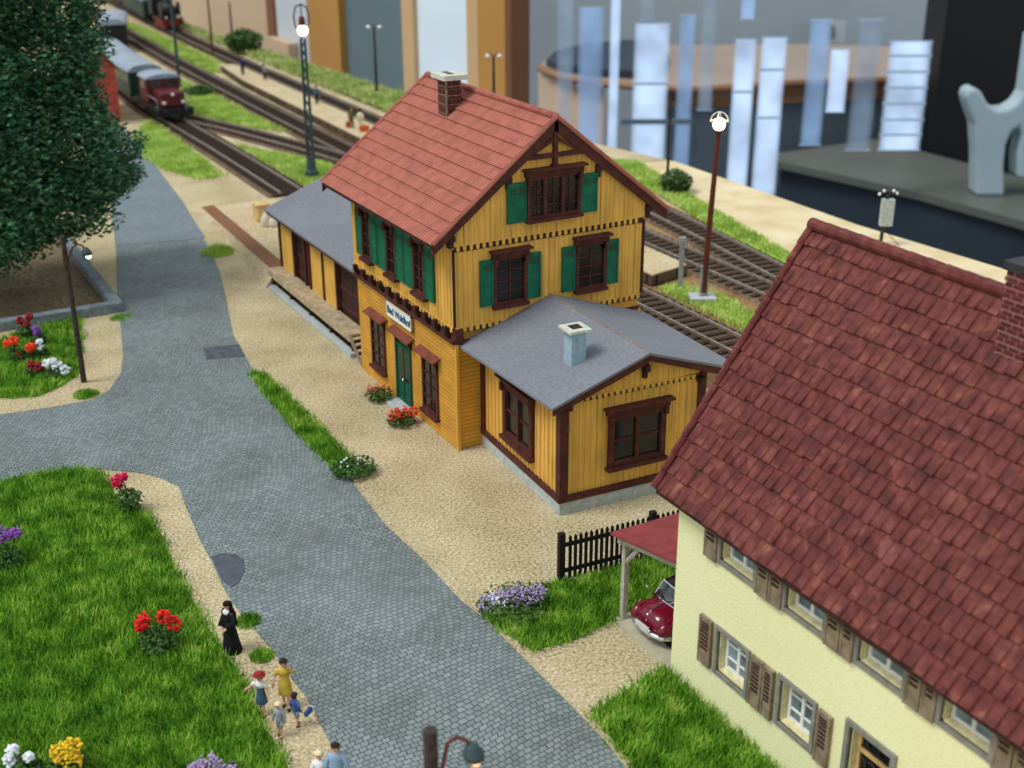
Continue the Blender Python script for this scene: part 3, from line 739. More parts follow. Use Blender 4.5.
MB(AM).extr([(ax0+.04, ay0+.1, az0-.09), (ax0+.04, ay0+.1, az0-.2), (ax0+.12, ay0+.1, az0-.2), (ax0+.12, ay0+.1, az0-.06)], (0, AD, 0)).build('eave_board', 'brown_wood', ST)
m = MB(AM); m.box(ar-.1, ar+.1, ay0+.06, .02, 4.78, 5.02); m.box(ar-.08, ar+.08, ay0+.2, .02, 4.52, 4.78); m.build('purlin_end', 'dark_brown', ST)
for u in (.15, AW-.2): MB(AM).box(u-.1, u+.1, ay0+.06, .02, zw-.22, zw-.02).build('purlin_end', 'dark_brown', ST)
for k in range(8): MB(AM).box(ax0+.06, .1, .2+k*.8, .34+k*.8, zw-.16, zw-.02).build('annex_rafter_tail', 'dark_brown', ST)
m = MB(AM); m.box(1.0, 1.55, 1.2, 1.75, 4.4, 5.98); AC = m.build('annex_chimney', 'pale_blue_paint', ST)
MB(AM).box(.86, 1.69, 1.06, 1.89, 5.98, 6.1).build('chimney_cap', 'cap_stone', AC, bevel=.02)
MB(AM).box(1.08, 1.47, 1.28, 1.67, 6.1, 6.115).build('flue_opening', 'bark', AC)
window(ST, AX, 1.9, 4.2, 1.3, 3.35, 2, 2, fw=.2, head=.2, sill=.08, split=2, bar=.07, out=.14)
window(ST, AY, 1.78, 4.02, 1.42, 3.35, 2, 2, fw=.2, head=.2, sill=.08, split=2, bar=.07, out=.14)

# --- goods shed wing with loading deck
SX0, SX1, SY0, SY1 = .85, 6.9, L, 21.9
m = MB(); m.box(SX0+.5, SX1, SY0, SY1-.2, .2, 4.0); m.extr([(SX0, SY1-.2, 1.0), (SX1, SY1-.2, 1.0), (SX1, SY1-.2, 4.15), (3.9, SY1-.2, 5.3), (SX0, SY1-.2, 4.15)], (0, .2, 0))
SXF = frame((SX0, 0, 0), (0, 1, 0), (-1, 0, 0)); m.M = SXF
for (a, b_) in ((19.9, 21.9), (15.9, 17.45), (14.2, 15.7), (9.28, 11.0)): m.box(a, b_, -.14, 0, 1.0, 4.1)
m.box(9.28, 21.9, -.14, 0, 3.5, 4.15)
m.build('shed_wall', 'yellow_boards', ST)
for (a, b_) in ((18.2, 19.95), (11.2, 14.15)):
    d = MB(SXF); d.box(a, b_, -.3, -.18, 1.0, 3.5); o = d.build('shed_door', 'dark_brown', ST)
    d = MB(SXF)
    for z in (1.3, 2.2, 3.2): d.box(a+.05, b_-.05, -.2, -.14, z, z+.14)
    d.build('door_batten', 'brown_wood', o)
    d = MB(SXF); d.box(a-.02, a+.14, -.15, .05, 1.0, 3.6); d.box(b_-.14, b_+.02, -.15, .05, 1.0, 3.6); d.box(a, b_, -.15, .05, 3.5, 3.66); d.build('door_frame', 'brown_wood', o)
for u in (21.85, 17.6, 15.75, 11.05, 9.35): MB(SXF).box(u-.09, u+.09, -.05, .07, 1.0, 4.1).build('shed_post', 'brown_wood', ST)
rf = MB(); rx0, rx1, rr, ra, rb = .3, 7.4, 3.9, 4.05, 5.48
rf.extr([(rx0, SY0+.0, ra), (rr, SY0, rb), (rr, SY0, rb-.1), (rx0, SY0, ra-.1)], (0, SY1+.5-SY0, 0)); rf.extr([(rr, SY0, rb), (rx1, SY0, ra), (rx1, SY0, ra-.1), (rr, SY0, rb-.1)], (0, SY1+.5-SY0, 0))
rf.build('shed_roof', 'tar_paper', ST)
m = MB(); m.box(rx0+.05, rx0+.13, SY0+.1, SY1+.45, ra-.24, ra-.08); m.build('shed_eave_board', 'brown_wood', ST)
dk = MB()
for k in range(4): dk.box(.06+k*.21, .06+k*.21+.2, 10.75, 21.9, .96, 1.06)
DK = dk.build('loading_deck', 'deck_wood', ST)
MB().box(.06, .12, 10.75, 21.9, .72, .955).build('deck_skirt', 'deck_wood', DK)
for y in (10.9, 13.6, 16.3, 19, 21.7): MB().box(.2, .36, y-.08, y+.08, 0, .96).build('deck_post', 'dark_brown', DK)
MB().box(.5, .9, 10.8, 21.9, 0, .7).build('deck_void_wall', 'bark', DK)  # dark block paints the shade in the void under the deck
MB().box(-.02, .3, 10.6, 21.7, 0, .22).build('shed_plinth', 'concrete', ST, bevel=.02)
sp = MB()
for k in range(5): sp.box(.1, .85, 9.42+k*.27, 9.42+k*.27+.25, .1+.19*k, .16+.19*k)
SP = sp.build('deck_stair', 'deck_wood', ST)
for x in (.06, .84): MB().extr([(x, 9.35, 0), (x, 9.6, 0), (x, 10.78, .8), (x, 10.78, 1.02), (x, 10.6, 1.02)], (.05, 0, 0)).build('stair_stringer', 'grey_wood', SP)

# wooden ramp down from the deck, gravel platform behind it
r = MB(); a0, a1 = (.5, 22.1), (1.4, 22.3); b0, b1 = (1.5, 39.3), (2.3, 39.4)
r.add([(*a0, 0), (*a1, 0), (*b1, 0), (*b0, 0), (*a0, .74), (*a1, .74), (*b1, .09), (*b0, .09)], [(0, 1, 2, 3), (4, 5, 6, 7), (0, 1, 5, 4), (1, 2, 6, 5), (2, 3, 7, 6), (3, 0, 4, 7)])
tag(r.build('loading_ramp', 'brown_strip'), 'long brown plank ramp leading up to the loading deck', 'ramp')
MATS['brown_strip'].node_tree.nodes['Principled BSDF'].inputs['Roughness'].default_value = .85
eb = MB(); eb.add([(-.1, 22.0, 0), (.5, 22.1, .7), (1.5, 39.3, .06), (1.2, 39.3, 0), (.5, 22.1, 0), (1.5, 39.3, 0)], [(0, 1, 2, 3), (0, 4, 1), (3, 2, 5), (1, 4, 5, 2), (0, 3, 5, 4)]); struct(eb.build('ground_embankment', 'sand'), 'sandy slope beside the brown ramp', 'ground')
struct(sheet('ground_platform', [(1.0, 22.5), (6.6, 22.4), (6.4, 39.2), (2.2, 39)], .06, 'platform_sand', .06), 'pale gravel platform beside the goods shed', 'ground')

# ------------------------------------------------------------------ cream house
HS = thing('house', 'cream plastered house with a big maroon tiled roof and grey shutters', 'house', (0, 0, 0))
hx0, hx1, hy0, hy1 = -1.14, 7.04, -15.28, -37.0
HXF = frame((hx0, 0, 0), (0, 1, 0), (-1, 0, 0))
ex, ez, rx, rz, ry0 = -1.58, 5.55, 2.95, 11.86, -14.78
sl = (rz-ez)/(rx-ex)
OPEN = [(-18.36, -17.22, 1.3, 2.52), (-20.77, -19.63, 1.34, 2.56), (-23.2, -21.95, .1, 2.8)]
UP_W = [(-18.37, -17.09), (-20.79, -19.53), (-23.21, -21.9), (-25.51, -24.26), (-27.9, -26.6)]
for a, b_ in UP_W: OPEN.append((a, b_, 4.5, 5.85))
def wall_with_holes(mb, u0, u1, z0, z1, holes, w0, w1):
    us = sorted({u0, u1, *[h[0] for h in holes], *[h[1] for h in holes]}); zs = sorted({z0, z1, *[h[2] for h in holes], *[h[3] for h in holes]})
    for a, b_ in zip(us[:-1], us[1:]):
        run = None
        for c, d in zip(zs[:-1], zs[1:]):
            mu, mz = (a+b_)/2, (c+d)/2
            hole = any(h[0] < mu < h[1] and h[2] < mz < h[3] for h in holes)
            if hole:
                if run: mb.box(a, b_, w0, w1, *run); run = None
            else: run = (run[0], d) if run else (c, d)
        if run: mb.box(a, b_, w0, w1, *run)
m = MB(HXF); wall_with_holes(m, hy1, hy0, 0, 6.2, OPEN, -.3, 0); m.M = None
for y in (hy0-.3, hy1): m.extr([(hx0+.05, y, 0), (hx1, y, 0), (hx1, y, ez+sl*(.44)), (rx, y, rz-.2), (hx0+.05, y, ez+sl*.44)], (0, .3, 0))
m.box(hx1-.3, hx1, hy1, hy0, 0, 6.1)
m.build('house_wall', 'plaster', HS)
def house_window(a, b_, z0, z1, nz):
    m = MB(HXF); t_ = .11
    for q in ((a-t_, a, z0-t_, z1+t_), (b_, b_+t_, z0-t_, z1+t_)): m.box(q[0], q[1], -.05, .07, q[2], q[3])
    for q in ((a-.02, b_+.02, z1, z1+t_-.004), (a-.02, b_+.02, z0-t_+.004, z0)): m.box(q[0], q[1], -.045, .06, q[2], q[3])
    w = m.build('window', 'window_grey', HS)
    m = MB(HXF)
    for q in ((a, a+.04, z0, z1), (b_-.04, b_, z0, z1), (a, b_, z0, z0+.05)): m.box(q[0], q[1], -.3, -.03, q[2], q[3])
    m.build('reveal', 'reveal_cream', w)
    m = MB(HXF); f = .09; a0, b0 = a+.06, b_-.06
    for q in ((a0, a0+f, z0+.05, z1), (b0-f, b0, z0+.05, z1), ((a0+b0)/2-.05, (a0+b0)/2+.05, z0+.05, z1)): m.box(q[0], q[1], -.27, -.2, q[2], q[3])
    for q in ((a0+.01, b0-.01, z1-f, z1-.004), (a0+.01, b0-.01, z0+.055, z0+.05+f)): m.box(q[0], q[1], -.265, -.207, q[2], q[3])
    for k in range(1, nz): m.box(a0+.01, b0-.01, -.26, -.212, z0+(z1-z0)*k/nz-.025, z0+(z1-z0)*k/nz+.025)
    m.build('sash', 'window_white', w)
    MB(HXF).box(a, b_, -.3, -.25, z0, z1).build('glass', 'curtain_glass', w)
house_window(*OPEN[0], 3); house_window(*OPEN[1], 3)
for a, b_ in UP_W: house_window(a, b_, 4.5, 5.85, 2)
for (a, b_) in ((-17.0, -16.52), (-19.02, -18.57), (-19.42, -19.06), (-21.4, -20.98)): shutter(HS, HXF, a, b_, 1.22, 2.62, 'grey_wood', 'louvre')
for (a, b_) in ((-16.98, -16.5), (-18.95, -18.5), (-19.42, -18.99), (-21.36, -20.91), (-21.78, -21.4), (-23.74, -23.32), (-24.14, -23.78), (-26.05, -25.63), (-26.48, -26.1), (-28.5, -28.05)): shutter(HS, HXF, a, b_, 4.38, 5.95, 'grey_wood', 'louvre')
m = MB(HXF); a, b_, z0, z1 = OPEN[2]
for q in ((a-.13, a, 0, z1+.13, 0), (b_, b_+.13, 0, z1+.13, 0), (a-.02, b_+.02, z1, z1+.126, .01)): m.box(q[0], q[1], -.05, .08-q[4], q[2], q[3])
HDW = m.build('door_frame', 'window_grey', HS)
m = MB(HXF); m.box(a, b_, -.27, -.2, .1, 1.5)
for q in ((a, a+.14, 1.5, z1, 0), (b_-.14, b_, 1.5, z1, 0), (a+.01, b_-.01, z1-.12, z1, .01), (a+.01, b_-.01, 2.1, 2.2, .01)): m.box(q[0], q[1], -.27, -.2-q[4], q[2], q[3])
m.build('house_door', 'crate_wood', HS)
MB(HXF).box(a, b_, -.3, -.26, 1.5, z1).build('door_glass', 'dark_glass', HDW)
for z in (1.6, 2.25):
    m = MB(HXF)
    for k in range(3):
        u = a+.25+k*.34; m.tube([(u+.17+.19*math.cos(q*PI/5), -.22, z+.2+.19*math.sin(q*PI/5)) for q in range(11)], .018, 5)
    m.build('door_grille', 'dark_iron', HDW)
m = MB(HXF)
for q in ((a, a+.04, .1, z1), (b_-.04, b_, .1, z1)): m.box(q[0], q[1], -.3, -.04, q[2], q[3])
m.build('reveal', 'reveal_cream', HDW)
# roof of individually tilted tiles
r_ = MB(); NCR = 15; DL = Vector((rx-ex, 0, rz-ez)); SLN = DL.length; du = DL/SLN; nn = Vector((-du.z, 0, du.x))
rnd = random.Random(3); TW = .3
for side in (0, 1):
    for k in range(NCR):
        s0 = SLN*k/NCR; s1 = SLN*min(1, (k+1.12)/NCR); ny = int((ry0-hy1+.5)/TW)
        wob = 0
        for i in range(ny):
            ya = ry0-i*TW-(TW/2 if k % 2 else 0)+(TW/2 if k % 2 and i == 0 else 0)*0; yb = ya-TW-.004
            wob = .7*wob+rnd.gauss(0, .012); d0 = s0+wob+rnd.gauss(0, .012); lift = .085+rnd.gauss(0, .01); tilt = rnd.gauss(0, .012)
            prof = [(0, lift*.5), (.06, lift+.025), (.14, lift+.0), (.5, lift-.005), (.86, lift+.0), (.94, lift+.025), (1, lift*.5)]
            vs = []
            for (q, (sa, fac)) in enumerate(((d0, 1), (s1, .25))):
                for (w, h) in prof:
                    p_ = Vector((ex, 0, ez))+du*sa+nn*(h*fac+tilt*(w-.5)*2*(1-q)); vs.append((p_.x, ya+(yb-ya)*w, p_.z))
            vs += [(v_[0]-nn.x*.08, v_[1], v_[2]-nn.z*.08) for v_ in vs[:7]]
            if side: vs = [(2*rx-v_[0], v_[1], v_[2]) for v_ in vs]
            r_.add(vs, [(j, j+1, 8+j, 7+j) for j in range(6)]+[(14+j, 15+j, j+1, j) for j in range(6)])
HR = r_.build('house_roof', 'maroon_tiles', HS)
m = MB()
for s in (1, -1):
    q = [(ex, ez), (rx, rz), (rx, rz-.14), (ex, ez-.12)]
    m.extr([((x if s > 0 else 2*rx-x), ry0-.06, z) for x, z in q], (0, hy1-ry0, 0))
m.build('roof_deck', 'dark_brown', HR)
m = MB()
for k in range(40):
    y = ry0-k*.56; m.tube([(rx, y+.02, rz+.09), (rx, y-.5, rz+.09), (rx, y-.56, rz+.07)], [.17, .155, .14], 10)
m.build('ridge_tile', 'maroon_tiles', HR)
m = MB()
for s in (1, -1):
    for k in range(NCR):
        p0 = Vector((ex, ry0-.03, ez))+du*(SLN*k/NCR)+nn*.1; p1 = Vector((ex, ry0-.03, ez))+du*(SLN*(k+1.05)/NCR)+nn*.06
        pts = [p0, p1] if s > 0 else [Vector((2*rx-p.x, p.y, p.z)) for p in (p0, p1)]
        m.tube(pts, .1, 7)
m.build('verge_tile', 'maroon_tiles', HR)
m = MB(); m.box(2.2, 2.95, -22.2, -21.5, 10.5, 12.75)
for k in range(17):
    z = 10.7+k*.12; s = .03 if k % 2 else .014; m.box(2.2-s, 2.95+s, -22.2-s, -21.5+s, z, z+.09)
HC = m.build('house_chimney', 'house_brick', HS)
m = MB(); m.box(2.12, 3.03, -22.28, -21.42, 12.75, 12.92); m.build('chimney_cap', 'dark_iron', HC)

# ------------------------------------------------------------------ carport, slab, car
CP = thing('carport', 'small carport with a flat red roof on pale posts leaning against the cream house', 'carport', (-1, -12.4, 0))
cm = lambda: MB(Matrix.Translation((1, 12.4, 0)))
m = cm(); y0, y1, z0, z1, x0, x1 = -12.22, -15.26, 2.86, 3.52, -1.2, 3.8
m.extr([(x0, y0, z0), (x0, y1, z1), (x0, y1, z1-.08), (x0, y0, z0-.08)], (x1-x0, 0, 0)); m.build('carport_roof', 'carport_red', CP)
for x in (-.93, 3.4): cm().box(x, x+.16, -12.6, -12.44, 0, 2.72).build('carport_post', 'post_wood', CP)
cm().box(-1.1, 3.75, -12.6, -12.44, 2.62, 2.82).build('beam', 'post_wood', CP)
m = cm(); m.extr([(-1.02, -12.42, 2.58), (-1.02, -15.26, 3.2), (-1.02, -15.26, 3.42), (-1.02, -12.42, 2.8)], (.16, 0, 0)); m.build('rafter', 'post_wood', CP)
m = cm(); m.extr([(3.4, -12.42, 2.58), (3.4, -15.26, 3.2), (3.4, -15.26, 3.42), (3.4, -12.42, 2.8)], (.16, 0, 0)); m.build('rafter', 'post_wood', CP)
cm().tube([(-.85, -12.6, 2.0), (-.88, -13.2, 2.72)], .07, 6).build('brace', 'post_wood', CP); cm().tube([(-.84, -12.52, 2.0), (-.3, -12.52, 2.66)], .07, 6).build('brace', 'post_wood', CP)
cm().box(-1.16, 4, -15.27, -12.36, 0, .06).build('carport_slab', 'slab', CP)

CR = thing('car', 'dark red rounded old car with chrome bumper parked in the carport', 'car', (-.92, -13.72, .06), .06)
# local: nose at x = 0, tail at x = 3.9, centre y = 0
def fx(x): return x*.62 if x < 1.16 else .72+(x-1.16)*.9
def sec(x, w, zb, zt, p=2.6, n=20):
    out = []; x = fx(x)
    for i in range(n):
        a = 2*PI*i/n; c, s = math.cos(a), math.sin(a)
        out.append((x, w*abs(c)**(2/p)*(1 if c > 0 else -1), (zb+zt)/2+(zt-zb)/2*abs(s)**(2/p)*(1 if s > 0 else -1)))
    return out
m = MB(); m.rings([sec(.02, .3, .42, .6), sec(.08, .46, .3, .76), sec(.3, .56, .25, .88), sec(.75, .62, .24, .95), sec(1.15, .7, .24, .99), sec(1.7, .76, .24, 1.0), sec(2.4, .78, .24, 1.0), sec(3.0, .74, .25, .96), sec(3.5, .62, .3, .84), sec(3.85, .42, .4, .66), sec(3.92, .2, .46, .6)])
for s in (-1, 1):
    m.ball((fx(.72), s*.6, .52), (.5, .21, .3), 14, 9); m.ball((fx(3.0), s*.62, .5), (.62, .2, .3), 14, 9); m.box(1.2, 2.6, s*.62-.09, s*.62+.09, .24, .36)
m.build('body', 'car_red', CR, smooth=True)
m = MB(); m.rings([sec(1.12, .56, .9, 1.0), sec(1.32, .6, .9, 1.2), sec(1.62, .62, .9, 1.44), sec(2.1, .62, .9, 1.5), sec(2.6, .6, .9, 1.4), sec(3.1, .52, .86, 1.1), sec(3.4, .4, .8, .9)]); m.build('cabin_roof', 'car_roof', CR, smooth=True)
ws = []
for u in (-1, -.5, 0, .5, 1): ws.append(((.74-.05*(1-u*u), u*.53, .99), (1.02-.05*(1-u*u), u*.5, 1.37)))
m = MB(); m.rings([[a for a, b_ in ws], [b_ for a, b_ in ws]], cap=False, closed=False); WSH = m.build('windscreen', 'car_glass', CR, smooth=True)
m = MB(); m.tube([a for a, b_ in ws], .022, 6); m.tube([b_ for a, b_ in ws], .022, 6); m.tube([ws[0][0], ws[0][1]], .022, 6); m.tube([ws[-1][0], ws[-1][1]], .022, 6); m.build('screen_rim', 'chrome', WSH)
for s in (-1, 1): MB().tube([(.66, s*.15, 1.0), (.8, s*.32, 1.14)], .014, 5).build('wiper', 'chrome', CR)
m = MB(); m.tube([(.28, -.8, .36), (.06, -.66, .36), (-.06, -.3, .36), (-.08, 0, .36), (-.06, .3, .36), (.06, .66, .36), (.28, .8, .36)], .075, 8)
for s in (-.3, .3): m.ball((-.1, s, .4), (.05, .05, .12))
m.build('bumper', 'chrome', CR, smooth=True)
MB().box(-.13, -.1, -.3, .3, .42, .58).build('number_plate', 'plate', CR, bevel=.01)
for s in (-1, 1):
    h = MB(); h.ball((.22, s*.58, .64), (.1, .11, .11), 12, 8); h = h.build('headlight', 'chrome', CR, smooth=True)
    MB().ball((.15, s*.58, .65), (.05, .085, .085), 12, 8).build('lamp_lens', 'lit_bulb_glass', h, smooth=True)
    mm = MB(); mm.tube([(.68, s*.6, 1.0), (.63, s*.76, 1.1)], .014, 5); mm.ball((.63, s*.78, 1.12), (.03, .06, .05)); mm.build('wing_mirror', 'chrome', CR)
    for x in (fx(.75), fx(3.0)):
        w = MB(); w.tube([(x, s*.56, .3), (x, s*.6, .3), (x, s*.74, .3), (x, s*.76, .3)], [.24, .3, .3, .26], 18); w = w.build('wheel', 'tyre', CR)
        MB().ball((x, s*.76, .3), (.14, .03, .14), 14, 6).build('hub_cap', 'chrome', w, smooth=True)
m = MB(); m.tube([(.02, 0, .62), (.19, 0, .9), (.46, 0, .97), (.64, 0, 1.01)], .02, 6); m.ball((.08, 0, .8), (.05, .04, .05)); m.build('bonnet_trim', 'chrome', CR)
for s in (-1, 1): MB().box(1.3, 1.36, s*.6-.02, s*.6+.02, .75, .8).build('door_handle', 'chrome', CR)

# ------------------------------------------------------------------ picket fence
FN = thing('picket_fence', 'black wooden picket fence between the gravel yard and the garden lawn', 'fence', (-1.42, -9.92, 0), math.atan2(-.3, 4.2))
FLEN, FH_ = 6.6, 1.66
for z in (.32, 1.22): MB().box(0, FLEN, .02, .07, z, z+.13).build('fence_rail', 'fence_black', FN)
for u in (0, 3.2, 6.4): MB().box(u-.09, u+.12, -.06, .12, 0, FH_+.08).build('fence_post', 'fence_black', FN, bevel=.02)
PK = MB(); PK.extr([(-.048, -.03, .1), (.048, -.03, .1), (.048, -.03, 1.54), (0, -.03, 1.62), (-.048, -.03, 1.54)], (0, .045, 0))
pk0 = PK.build('picket', 'fence_black', FN); pk0.location = (.3, 0, 0)
for k in range(1, 34):
    u = .3+k*.182
    if abs(u-3.2) < .12: continue
    c = pk0.copy(); COL.objects.link(c); c.parent = FN; c.location = (u, 0, 0)

# ------------------------------------------------------------------ lamps and masts
def wood_lamp(loc, label, H=6.4, rz=0, dim='bulb', r=.11):
    t = thing('street_lamp', label, 'street lamp', loc, rz)
    MB().tube([(0, 0, 0), (0, 0, H*.5), (0, 0, H)], [r*1.15, r, r*.95], 10).build('lamp_post', 'pole_wood', t)
    e = .2 if r > .12 else 0; k_ = .84 if r > .12 else 1
    a = [(r*.6, 0, H-1.15), (.22, 0, H-.75), (.35*k_, 0, H-.5+e), (.55*k_, 0, H-.36+e), (.74*k_, 0, H-.42+e), (.82*k_, 0, H-.52+e)]
    MB().tube(a, .04, 7).build('lamp_arm', 'pole_brown', t)
    m = MB(); m.loft([(.86*k_, 0, H-.5+e, .06, .06), (.87*k_, 0, H-.56+e, .13, .13), (.9*k_, 0, H-.72+e, .2, .2), (.92*k_, 0, H-.82+e, .19, .19)], 14); m.build('lamp_shade', 'lattice_green', t, smooth=True)
    MB().ball((.95*k_, 0, H-.87+e), .11).build('bulb', dim, t, smooth=True)
    for z in (H-1.0, H-1.2): MB().tube([(0, 0, z), (0, 0, z+.05)], r*1.25, 10).build('clamp', 'dark_iron', t)
    return t
b0 = g(84, 382); wood_lamp(tuple(b0), 'dark wooden lamp post with a glowing hooked lamp beside the small lawn', 6.45, -YAW)
b0 = g(430, 730, 6.4); wood_lamp((b0.x, b0.y, 0), 'wooden lamp post with green shade at the bottom edge of the photo', 6.4, -YAW, 'bulb_dim', .14)
b0 = g(312, 178); H = 11.6
T = thing('street_lamp', 'tall dark lattice lamp mast with a looped top and bright bulb behind the goods shed', 'street lamp', tuple(b0), -YAW)
m = MB(); m.loft([(0, 0, 0, .5, .5), (0, 0, .5, .48, .48), (0, 0, .6, .36, .36), (0, 0, 1.5, .26, .26)], 8); m.build('mast_base', 'lattice_green', T)
m = MB()
for sx in (-1, 1):
    for sy in (-1, 1): m.tube([(sx*.2, sy*.2, 1.4), (sx*.13, sy*.13, H-2.2)], .07, 5)
for k in range(14):
    z = 1.6+k*.55; w = .2-.07*(z/(H-2)); s = 1 if k % 2 else -1
    m.tube([(-w*s, -w, z), (w*s, -w, z+.55)], .035, 4); m.tube([(-w*s, w, z), (w*s, w, z+.55)], .035, 4); m.tube([(-w, -w*s, z), (-w, w*s, z+.55)], .035, 4); m.tube([(w, -w*s, z), (w, w*s, z+.55)], .035, 4)
m.build('lattice_mast', 'lattice_green', T)
m = MB(); m.tube([(-.05, 0, H-2.3), (-.1, 0, H-1.8), (-.45, 0, H-1.4), (-.5, 0, H-.7), (-.35, 0, H-.15), (0, 0, H), (.35, 0, H-.15), (.5, 0, H-.7), (.48, 0, H-1.3)], .05, 6); m.tube([(0, 0, H), (.02, 0, H-.9)], .04, 6); m.build('lamp_loop', 'dark_iron', T)
m = MB(); m.loft([(.02, 0, H-.75, .12, .12), (.02, 0, H-.9, .2, .2), (.02, 0, H-1.35, .24, .24)], 12); m.build('lamp_housing', 'pole_brown', T)
MB().ball((.03, 0, H-1.66), .34, 14, 10).build('bulb', 'bulb', T, smooth=True)

b0 = g(703, 300, .1); H = 8.85
T = thing('street_lamp', 'brown steel lamp post with a glass capped bulb on a concrete block beside the rails', 'street lamp', tuple(b0), -YAW)
MB().box(-.7, .6, -.55, .5, -.1, .25).build('base_block', 'concrete', T, bevel=.03)
m = MB(); m.box(-.2, -.1, -.1, .1, .2, 1.75); m.box(.1, .2, -.1, .1, .2, 1.75); m.box(-.22, .22, -.1, .1, 1.6, 1.8); m.build('post_bracket', 'grey_steel', T)
MB().tube([(0, 0, .4), (.07, 0, 3), (.27, 0, H-.5)], [.17, .15, .11], 10).build('lamp_post', 'pole_brown', T)
m = MB(); m.loft([(.27, 0, H-.55, .14, .14), (.27, 0, H-.42, .2, .2), (.27, 0, H-.36, .2, .2)], 12); m.build('lamp_collar', 'pole_brown', T)
MB().ball((.27, 0, H-.08), .3, 14, 10).build('bulb', 'bulb', T, smooth=True)
m = MB(); m.tube([(.27+.42*math.cos(a*PI/10), 0, H+.05+.45*math.sin(a*PI/10)) for a in range(11)], .02, 6); m.tube([(.27, .42*math.cos(a*PI/10), H+.05+.45*math.sin(a*PI/10)) for a in range(11)], .02, 6); m.tube([(.27+.42*math.cos(a*PI/8), .42*math.sin(a*PI/8), H+.06) for a in range(17)], .02, 5)
m.build('glass_cap', 'lit_bulb_glass', T)

def mast(b, t, label, heads=0, mat='dark_iron', r=.12, name='mast', cat='mast', z=0):
    b0 = g(*b, z); H = ht(b, t) if z == 0 else ht(b, t)
    o = thing(name, label, cat, tuple(b0), -YAW)
    MB().tube([(0, 0, 0), (0, 0, H*.6), (0, 0, H)], [r*1.2, r, r*.8], 8).build('pole', mat, o)
    m = MB(); m.loft([(0, 0, 0, r*2.2, r*2.2), (0, 0, .25, r*2, r*2), (0, 0, .4, r*1.2, r*1.2)], 8); m.build('pole_foot', mat, o)
    if heads:
        m = MB(); m.tube([(-.45, 0, H+.05), (-.25, 0, H+.22), (0, 0, H), (.25, 0, H+.22), (.45, 0, H+.05)], .05, 5); m.build('lamp_arm', mat, o)
        for s in (-1, 1): MB().ball((s*.5, 0, H), (.22, .2, .16)).build('lamp_head', 'white_paint', o, smooth=True)
    else:
        MB().tube([(0, 0, H), (0, 0, H+.12)], [r*1.3, r*.4], 8).build('pole_cap', mat, o)
    return o
mast((377, 97), (375, 27), 'dark double headed platform lamp before the teal panel', 1, name='platform_lamp', cat='lamp')
mast((494, 112), (493, 56), 'dark double headed lamp before the ochre wood pillar', 1, name='platform_lamp', cat='lamp')
mast((233, 45), (232, 3), 'short dark mast before the beige panel', 0)
mast((213, 55), (208, -2), 'thin red brown mast at the end of the island platform', 0, 'pole_brown')
mast((180, 88), (167, -4), 'leaning green mast just behind the red diesel engine', 0, 'lattice_green', .14)
mast((667, 186), (671, 90), 'slim dark mast beside the round bush on the rear bank', 0, r=.09)
T = thing('marker_post', 'short pale grey steel post standing by the grass patch near the brown lamp', 'post', tuple(g(680, 290)), -YAW)
MB().box(-.12, .12, -.08, .08, 0, 2.7).build('post_shaft', 'grey_steel', T); MB().box(-.17, .17, -.12, .12, 2.55, 2.8).build('post_cap', 'grey_steel', T); MB().box(-.25, .25, -.2, .2, 0, .12).build('post_foot', 'concrete', T)
b0 = g(880, 246); H = ht((880, 246), (884, 190))
T = thing('signal_box_post', 'grey cabinet with four little white lamps on a dark post behind the maroon roof', 'signal', tuple(b0), -YAW)
MB().tube([(0, 0, 0), (.12, 0, H-.3)], .11, 8).build('pole', 'dark_iron', T)
MB().box(-.18, .52, -.2, .2, H-2.05, H-.5).build('cabinet', 'concrete', T, bevel=.03)
m = MB(); m.tube([(.14+.45*math.cos(a*PI/6), 0, H-.25+.16*math.sin(a*PI/6)) for a in range(7)], .05, 5); m.tube([(.14, 0, H-.5), (.14, 0, H-.1)], .06, 6); m.build('lamp_arm', 'dark_iron', T)
for x, z in ((-.36, H-.22), (-.12, H-.04), (.42, H-.04), (.62, H-.18)): MB().ball((x, 0, z), .09).build('lamp_head', 'white_paint', T, smooth=True)
m = MB(); m.tube([(.1, 0, 1.0), (1.1, -.2, 0)], .02, 4); m.build('stay_wire', 'dark_iron', T)
T['category'] = 'signal'

